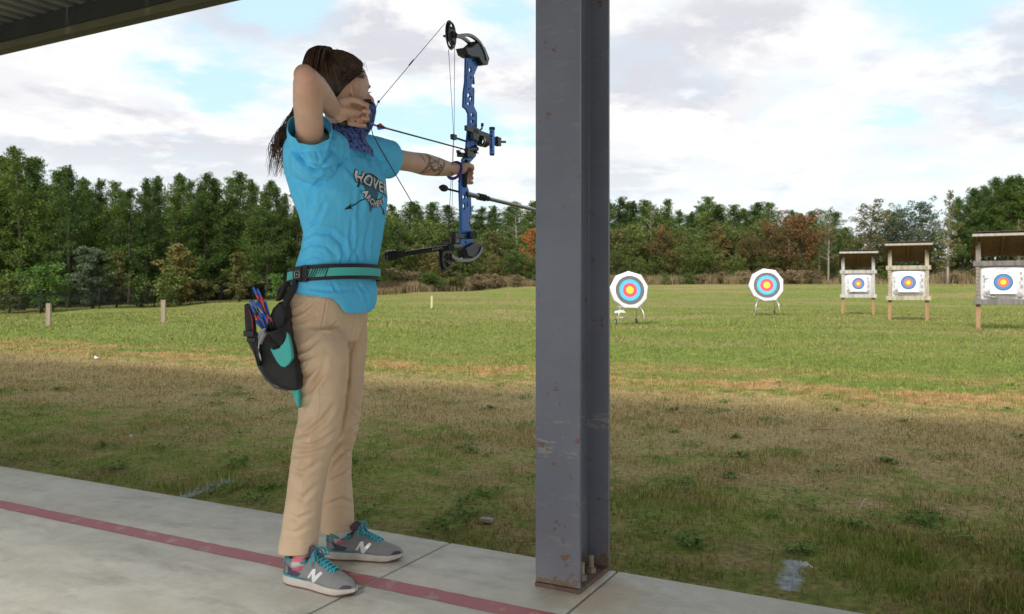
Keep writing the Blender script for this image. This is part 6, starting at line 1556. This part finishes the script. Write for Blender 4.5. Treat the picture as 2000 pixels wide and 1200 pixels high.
# ---------------------------------------------------------------- arrows
M_SHAFT = pmat('black_carbon_shaft', (.018, .017, .018), .3); M_VB = pmat('blue_vane', (.03, .13, .65), .5); M_VR = pmat('red_vane', (.85, .09, .10), .5); M_NOCK = pmat('blue_nock', (.03, .16, .80), .35); M_WRAP = pmat('pink_wrap', (.80, .07, .22), .4); M_STEELP = pmat('steel_point', (.5, .5, .5), .3, .9)
def arrow_obj(L=.74, vcol=(M_VB, M_VB, M_VR), wrap=True):
    r_ = empty('arrow', (0, 0, 0))
    mb = MB(); mb.tube([(0, 0, .012), (0, 0, L-.02)], .0031, 8); mb.build('shaft', M_SHAFT, r_, smooth='auto')
    mb = MB(); mb.tube([(0, 0, L-.02), (0, 0, L-.014), (0, 0, L+.004)], [.0031, .0032, .0004], 8); mb.build('point', M_STEELP, r_)
    mb = MB(); mb.tube([(0, 0, .0), (0, 0, .013)], .0034, 8); mb.box((.0022, 0, -.004), (.0014, .005, .010)); mb.box((-.0022, 0, -.004), (.0014, .005, .010)); mb.build('nock', M_NOCK, r_, smooth=False)
    if wrap: mb = MB(); mb.tube([(0, 0, .014), (0, 0, .03)], .0034, 8); mb.tube([(0, 0, .082), (0, 0, .10)], .0034, 8); mb.build('wrap', M_WRAP, r_)
    for i in range(3):
        a = 2.094*i+.4; d = V(math.cos(a), math.sin(a), 0); t = V(-math.sin(a), math.cos(a), 0)
        pr = [(.0032, .032), (.012, .036), (.0135, .040), (.0075, .062), (.0032, .080)]; mb = MB(); mb.prism([d*x+V(0, 0, z) for x, z in pr], -t*.0004, t*.0004); mb.build('vane', vcol[i], r_, smooth=False)
    return r_
def aim(o, p, d): o.location = tuple(p); o.rotation_mode = 'QUATERNION'; o.rotation_quaternion = Vector(tuple(d)).to_track_quat('Z', 'Y')
a0 = arrow_obj(.735, (M_VB, M_VR, M_VB)); tag(a0, 'black arrow with blue and red vanes nocked on the drawn bow string', 'arrow', 'arrows')
ar_d = unit(bp(918, 295, .004)-PN); aim(a0, PN+LF*.006, ar_d)
# release aid in the drawing hand
rel = empty('release_aid', KR+nn3*.02, 'small black thumb release held in the drawing hand against the cheek', 'release aid')
mb = MB(); q0 = at(672, 241, 2.56)
mb.tube([KR+nn3*.004-UP*.028, KR+nn3*.004, KR+nn3*.004+UP*.026], [.0035, .0035, .0035], 10, roundcap=True); mb.tube([at(664, 243, 2.545), at(672, 241, 2.545)], [.0105, .0115], 12, roundcap=True); mb.build('handle', M_BLACK, rel)
mb = MB(); pk = fing[0][1]+UP*.010+nn3*.012; mb.tube([pk-hh*.004, pk+hh*.012+UP*.004, pk+hh*.026-UP*.001], [.0085, .0075, .003], 10, roundcap=True); mb.build('thumb_peg', M_BLACK, rel)
mb = MB(); mb.tube([KR+hh*.03, PN-LF*.002], [.006, .0035], 8); mb.tube([PN-LF*.008-UP*.006, PN+LF*.002, PN-LF*.008+UP*.006], .0015, 6); mb.build('hook', M_BLACK, rel)
# rings on two fingers
for k, nm in ((2, 'finger_ring'), (0, 'finger_ring')):
    p, q = fing[k][1], fing[k][2]; m_ = p*.55+q*.45; t, a, b = frame_of(q-p); mb = MB()
    mb.tube([m_+(a*math.cos(x)+b*math.sin(x))*.0102 for x in np.linspace(0, 6.283, 16)], .0014, 6, caps=False); mb.build(nm, pmat('gold', (.85, .55, .2), .25, 1), person)

# ---------------------------------------------------------------- belt quiver
M_NYL = pmat('black_nylon', (.014, .014, .016), .62, col2=(.014, .014, .016), nscale=14, bump=.5, bscale=300); M_TEAL = pmat('teal_fabric', (.09, .56, .53), .7, col2=(.07, .48, .46), nscale=10, bump=.4, bscale=300); M_GREYN = pmat('grey_panel', (.36, .36, .40), .7); M_REDT = pmat('red_piping', (.45, .04, .05), .6)
qv = empty('belt_quiver', at(535, 660, 2.52), 'black and teal hip quiver on a belt, hanging at her back with arrows in it', 'quiver')
def belt_rows(v0, v1, grow):
    out = []
    for v, (a, b) in ((v0, (572-grow, 738+grow)), (v1, (571-grow, 737+grow))):
        out.append(ring_at(v, a, b, .166+grow*.0016, 0, 56, 2.15, tilt=.085))
    return out
def belt(name, v0, v1, grow, mat):
    mb = MB(); a, b = belt_rows(v0, v1, grow); a2, b2_ = belt_rows(v0, v1, grow-2.0); mb.rings([a2, a, b, b2_, a2], True, False); return mb.build(name, mat, qv, smooth='auto')
bt = belt('belt', 523, 552, 3.2, M_NYL); belt('belt_stripe', 530.5, 545.5, 4.2, M_TEAL)
# diagonal black hatching where the stripe begins, buckle and badge
ring_t, ring_b = belt_rows(530.5, 545.5, 4.6)
def belt_pt(u, k):   # nearest front-facing point of the belt at bearing u
    best = None
    for i in range(56):
        for q in (0, .25, .5, .75):
            pt = ring_t[i]*(1-q)+ring_t[(i+1) % 56]*q; pb = ring_b[i]*(1-q)+ring_b[(i+1) % 56]*q; p = pt*(1-k)+pb*k
            uu = CX+FPX*p[0]/p[1]
            if abs(uu-u) < 1.3 and (best is None or p[1] < best[1]): best = p
    return best
for k in range(9):
    u0 = 592+k*5.2; a = belt_pt(u0+7, 0.0); b = belt_pt(u0, 1.0); a2 = belt_pt(u0+7+2.6*(1-k*.06), 0); b2_ = belt_pt(u0+2.6*(1-k*.06), 1.0)
    if all(x is not None for x in (a, b, a2, b2_)):
        mb = MB(); vd_ = unit(V(0, 0, EYE)-a)*.0016; mb.add([a+vd_, a2+vd_, b2_+vd_, b+vd_], [(0, 1, 2, 3)]); mb.build('belt_hatch', M_NYL, bt, smooth=False)
bl = [belt_pt(u_, k_) for u_, k_ in ((574, -.45), (590, -.45), (590, 1.45), (574, 1.45))]
if all(x is not None for x in bl):
    n_ = unit(np.cross(bl[1]-bl[0], bl[3]-bl[0])); n_ = n_ if n_[1] < 0 else -n_
    mb = MB(); mb.prism(bl, n_*.0005, n_*.006); mb.build('buckle_plate', M_NYL, bt, smooth=False)
    cc_ = sum(bl)/4+n_*.0065; ex_ = unit(bl[1]-bl[0]); ey_ = unit(np.cross(ex_, n_)); mb = MB()
    mb.tube([cc_+ex_*x+ey_*y for x, y in ((-.008, -.010), (.008, -.010), (.010, -.008), (.010, .008), (.008, .010), (-.008, .010), (-.010, .008), (-.010, -.008), (-.008, -.010))], .0012, 5); mb.tube([cc_-ex_*.005, cc_+ex_*.005], .001, 5); mb.tube([cc_-ey_*.006, cc_+ey_*.006], .001, 5); mb.build('badge', M_SILV, bt)
q4 = belt_pt(597, .5)
if q4 is not None: mb = MB(); mb.box(q4+V(0, -.004, 0), (.016, .006, .052)); mb.build('belt_loop', M_NYL, bt, smooth=False, bev=.0015)
def qp(u, v, z=2.52): return at(u, v, z)
def slabq(name, pts, z, th, mat, bev=.006, par=None, tilt=0.0):
    """padded panel: outline at distance z, thickness th away from the viewer"""
    mb = MB(); mb.prism([qp(u, v, z+tilt*(u-535)) for u, v in pts], V(0, 0, 0), V(0.02*0, th, 0)); return mb.build(name, mat, par or qv, smooth='auto', bev=bev)
# hanging flap from the belt
mb = MB(); P = [(577, 545), (570, 553), (556, 572), (548, 600), (556, 612), (563, 590), (575, 568), (580, 556)]
mb.prism([qp(u, v, 2.50+.0006*(u-550)) for u, v in P], V(0, 0, 0), V(0, .035, 0)); mb.build('hanger_flap', M_NYL, qv, smooth='auto', bev=.006)
mb = MB(); mb.prism([qp(u, v, 2.475) for u, v in ((540, 566), (553, 551), (561, 549), (553, 566), (545, 585), (537, 590))], V(0, 0, 0), V(0, .05, 0)); mb.build('upper_pocket', M_NYL, qv, smooth='auto', bev=.008)
# body of the pouch, inflated
mb = MB()
mb.prism([qp(u, v, 2.50) for u, v in ((532, 606), (548, 588), (556, 606), (560, 640), (570, 690), (580, 730), (583, 762), (566, 760), (548, 757), (530, 748), (514, 732), (505, 712), (500, 690), (497, 668), (505, 655), (520, 645))], V(0, 0, 0), V(0, .085, 0))
me = voxel_mesh(mb, .005, 14, .6); c = co_of(me); no = no_of(me); set_co(me, c+no*(.005+.004*vnoise(c*22, 3))[:, None]); link_mesh(me, 'pouch', M_NYL, qv)
mb = MB(); mb.prism([qp(u, v, 2.515) for u, v in ((562, 745), (583, 745), (583, 800), (576, 785))], V(0, 0, 0), V(0, .05, 0)); mb.build('tip', M_TEAL, qv, smooth='auto', bev=.004)
# arrow tube with a thick rim
t0_, t1_ = qp(541, 642, 2.490), qp(552, 690, 2.505); tube_d = unit(qp(515, 600, 2.49)-qp(541, 650, 2.49))
rim_c = qp(541, 636, 2.485); tax = unit(V(-.30, -.45, .85)); _, ra_, rb_ = frame_of(tax, (1, 0, 0))
def orow(k, r1_, r2_): return [rim_c+tax*k+rb_*math.cos(t)*r1_+ra_*math.sin(t)*r2_ for t in np.linspace(0, 2*math.pi, 28, endpoint=False)]
mb = MB(); mb.rings([orow(-.10, .020, .024), orow(-.05, .028, .036), orow(.0, .034, .046), orow(.0, .030, .042), orow(-.05, .024, .032), orow(-.12, .012, .016)], True, True); tb = mb.build('arrow_tube', M_NYL, qv, smooth='auto')
mb = MB(); mb.tube([p for p in orow(.001, .032, .044)]+[orow(.001, .032, .044)[0]], .0045, 8, caps=False); mb.build('tube_rim', M_NYL, tb)
# teal front panel
mb = MB(); pts = [(526, 679), (533, 684), (546, 680), (554, 664), (557, 640), (563, 655), (568, 680), (570, 700), (563, 712), (556, 718), (548, 716), (541, 708), (533, 694)]
mb.prism([qp(u, v, 2.476-.00035*(abs(u-550))) for u, v in pts], V(0, 0, 0), V(0, .030, 0)); mb.build('teal_panel', M_TEAL, qv, smooth='auto', bev=.004)
mb = MB(); mb.prism([qp(u, v, 2.474) for u, v in ((501, 671), (503, 655), (510, 643), (519, 640), (521, 651), (514, 662), (508, 674))], V(0, 0, 0), V(0, .02, 0)); mb.build('grey_panel', M_GREYN, qv, smooth='auto', bev=.003)
mb = MB(); mb.tube([qp(519, 644, 2.47), qp(513, 656, 2.468), qp(506, 668, 2.468), qp(505, 684, 2.468), qp(508, 702, 2.470)], .0018, 6); mb.build('zip', M_SILV, qv)
mb = MB(); mb.tube([qp(505, 682, 2.466), qp(510, 705, 2.462)], .0022, 6); mb.build('zip_pull', M_SILV, qv)
# stiff side flap standing off the pouch
mb = MB(); mb.prism([qp(u, v, 2.47) for u, v in ((476, 596), (482, 592), (490, 606), (495, 630), (496, 648), (503, 660), (506, 700), (506, 716), (503, 716), (494, 690), (483, 668), (478, 640))], V(0, 0, 0), V(0, .03, 0)); mb.build('side_flap', M_NYL, qv, smooth='auto', bev=.004)
mb = MB(); mb.tube([qp(486, 604, 2.468), qp(492, 622, 2.466), qp(494, 645, 2.467)], .0016, 6); mb.build('red_piping', M_REDT, qv)
mb = MB(); mb.box(qp(486, 652, 2.466), (.030, .012, .018)); mb.box(qp(491, 664, 2.466), (.026, .012, .012)); mb.build('buckle', M_BLACK, qv, smooth=False, bev=.002)
mb = MB(); mb.tube([qp(498, 690, 2.475), qp(505, 718, 2.478), qp(520, 742, 2.482), (qp(540, 758, 2.486)), qp(563, 763, 2.49)], .003, 6); mb.build('piping', pmat('grey_piping', (.10, .14, .15), .6), qv)
# arrows standing in the tube
lbl = ['arrow with a blue vane, tallest one in the quiver', 'arrow beside the tallest in the quiver, next to a pair of blue vanes', 'arrow with the broad red vane standing in the quiver', 'short standing arrow with blue vanes low in the quiver', 'arrow lowest and nearest the side flap of the quiver']
for (u, v, zz_, du, dv), lb, vc in zip(((497, 567, 2.47, 540, 660), (505, 570, 2.475, 545, 660), (491, 592, 2.46, 535, 668), (498, 594, 2.465, 538, 668), (494, 604, 2.462, 532, 672)), lbl, ((M_VB, M_VR, M_VB), (M_VB, M_VB, M_VB), (M_VR, M_VB, M_VR), (M_VB, M_VB, M_VR), (M_VB, M_VB, M_VB))):
    a_ = arrow_obj(.30, vc, wrap=(du > 538)); p0 = qp(u, v, zz_); p1 = qp(du, dv, 2.500); aim(a_, p0, unit(p1-p0)); tag(a_, lb, 'arrow', 'arrows')

# ---------------------------------------------------------------- small things in the grass
def gp(u, v, h=.0):
    Z = FPX*(EYE+.05)/(v-CY); p = at(u, v, Z)
    for _ in range(4):
        Z = FPX*(EYE-g1(p[0], p[1]))/(v-CY); p = at(u, v, Z)
    p[2] = g1(p[0], p[1])+h; return p
M_LEAFB = pmat('fallen_leaf', (.16, .055, .035), .8, col2=(.07, .03, .025), nscale=30); M_WP = pmat('white_litter', (.80, .82, .84), .6, col2=(.70, .72, .75)); M_STICK = pmat('pale_stick', (.45, .30, .17), .9); M_LEAFY = pmat('pale_leaf', (.62, .55, .42), .7)
def leaf(name, u, v, s, mat, label, cat='leaf', seed=1, group=None, par=None):
    r = random.Random(seed); s *= .72; p = gp(u, v, .020); mb = MB(); n_ = 5; a = r.uniform(0, 6.28); d = V(math.cos(a), math.sin(a), 0); t = V(-math.sin(a), math.cos(a), 0); g_ = []
    for i in range(n_+1):
        q = i/n_; w = s*.42*math.sin(math.pi*min(.97, q+.03))**.8*r.uniform(.7, 1.15); c_ = d*s*(q-.5)+UP*(.12*s*math.sin(q*3)); g_.append([c_-t*w+UP*w*.7*r.uniform(.2, 1.1), c_, c_+t*w+UP*w*.8*r.uniform(.1, 1)])
    mb.rings(g_, closed=False, caps=False); o = mb.build(name, mat, None, smooth=True); o.location = tuple(p); sd = o.modifiers.new('s', 'SOLIDIFY'); sd.thickness = .0012
    return tag(o, label, cat, group)
leaf('litter', 190, 703, .13, M_WP, 'crumpled white scrap of litter in the lit lawn at the left', 'litter', 3)
leaf('fallen_leaf', 258, 859, .07, M_LEAFY, 'pale curled fallen leaf in the shaded turf left of the archer', 'leaf', 4, 'fallen leaves')
leaf('fallen_leaf', 222, 927, .07, M_LEAFB, 'dark red brown leaf near the slab edge at the left', 'leaf', 5, 'fallen leaves'); leaf('fallen_leaf', 238, 925, .05, M_LEAFB, 'smaller dark leaf touching the red brown one near the slab edge', 'leaf', 15, 'fallen leaves')
leaf('fallen_leaf', 453, 891, .06, M_LEAFB, 'dark fallen leaf in the turf just left of her trousers', 'leaf', 6, 'fallen leaves')
leaf('fallen_leaf', 1412, 942, .05, M_LEAFB, 'maroon fallen leaf in the middle of the shaded turf right of the column', 'leaf', 7, 'fallen leaves')
leaf('fallen_leaf', 1333, 812, .06, M_LEAFB, 'small dark leaf on the turf edge of the shade right of the column', 'leaf', 8, 'fallen leaves'); leaf('fallen_leaf', 1520, 752, .08, M_LEAFB, 'brown leaf on the reddish worn band of lawn', 'leaf', 9, 'fallen leaves')
leaf('fallen_leaf', 50, 768, .07, M_LEAFB, 'dark leaf in the turf near the left picture edge', 'leaf', 10, 'fallen leaves'); leaf('fallen_leaf', 492, 785, .07, M_LEAFB, 'dark leaf in the turf behind the quiver', 'leaf', 11, 'fallen leaves'); leaf('fallen_leaf', 1575, 1120, .06, M_LEAFY, 'tan leaf beside the right hand blue paint mark', 'leaf', 12, 'fallen leaves')
p = gp(1605, 846, .02); mb = MB(); mb.tube([V(-.07, 0, 0), V(0, .008, .006), V(.07, 0, .004)], [.004, .005, .003], 6); o = mb.build('stick', M_STICK, None); o.location = tuple(p); tag(o, 'short orange brown stick lying in the shaded turf at the right', 'stick')
p = gp(1690, 1000, .0); mb = MB(); mb.tube([bez([V(-.028, 0, .0), V(-.022, .0, .02), V(-.008, 0, .045), V(.012, .01, .058), V(.030, .01, .050), V(.034, .01, .03)], q) for q in np.linspace(0, 1, 18)], [(.0035, .0008)]*18, 6); o = mb.build('ribbon', pmat('off_white_ribbon', (.75, .74, .66), .6), None); o.location = tuple(p); tag(o, 'curled off white plastic strip standing in the turf at the right', 'ribbon')
p = gp(950, 1022, .005); mb = MB(); mb.box((0, 0, .008), (.055, .035, .018), (V(.95, -.3, 0), V(.3, .95, 0), V(.05, 0, 1))); o = mb.build('stone', pmat('grey_stone', (.36, .33, .28), .9, nscale=30), None, smooth=False, bev=.006); o.location = tuple(p); tag(o, 'flat grey stone in the turf left of the steel column', 'stone')
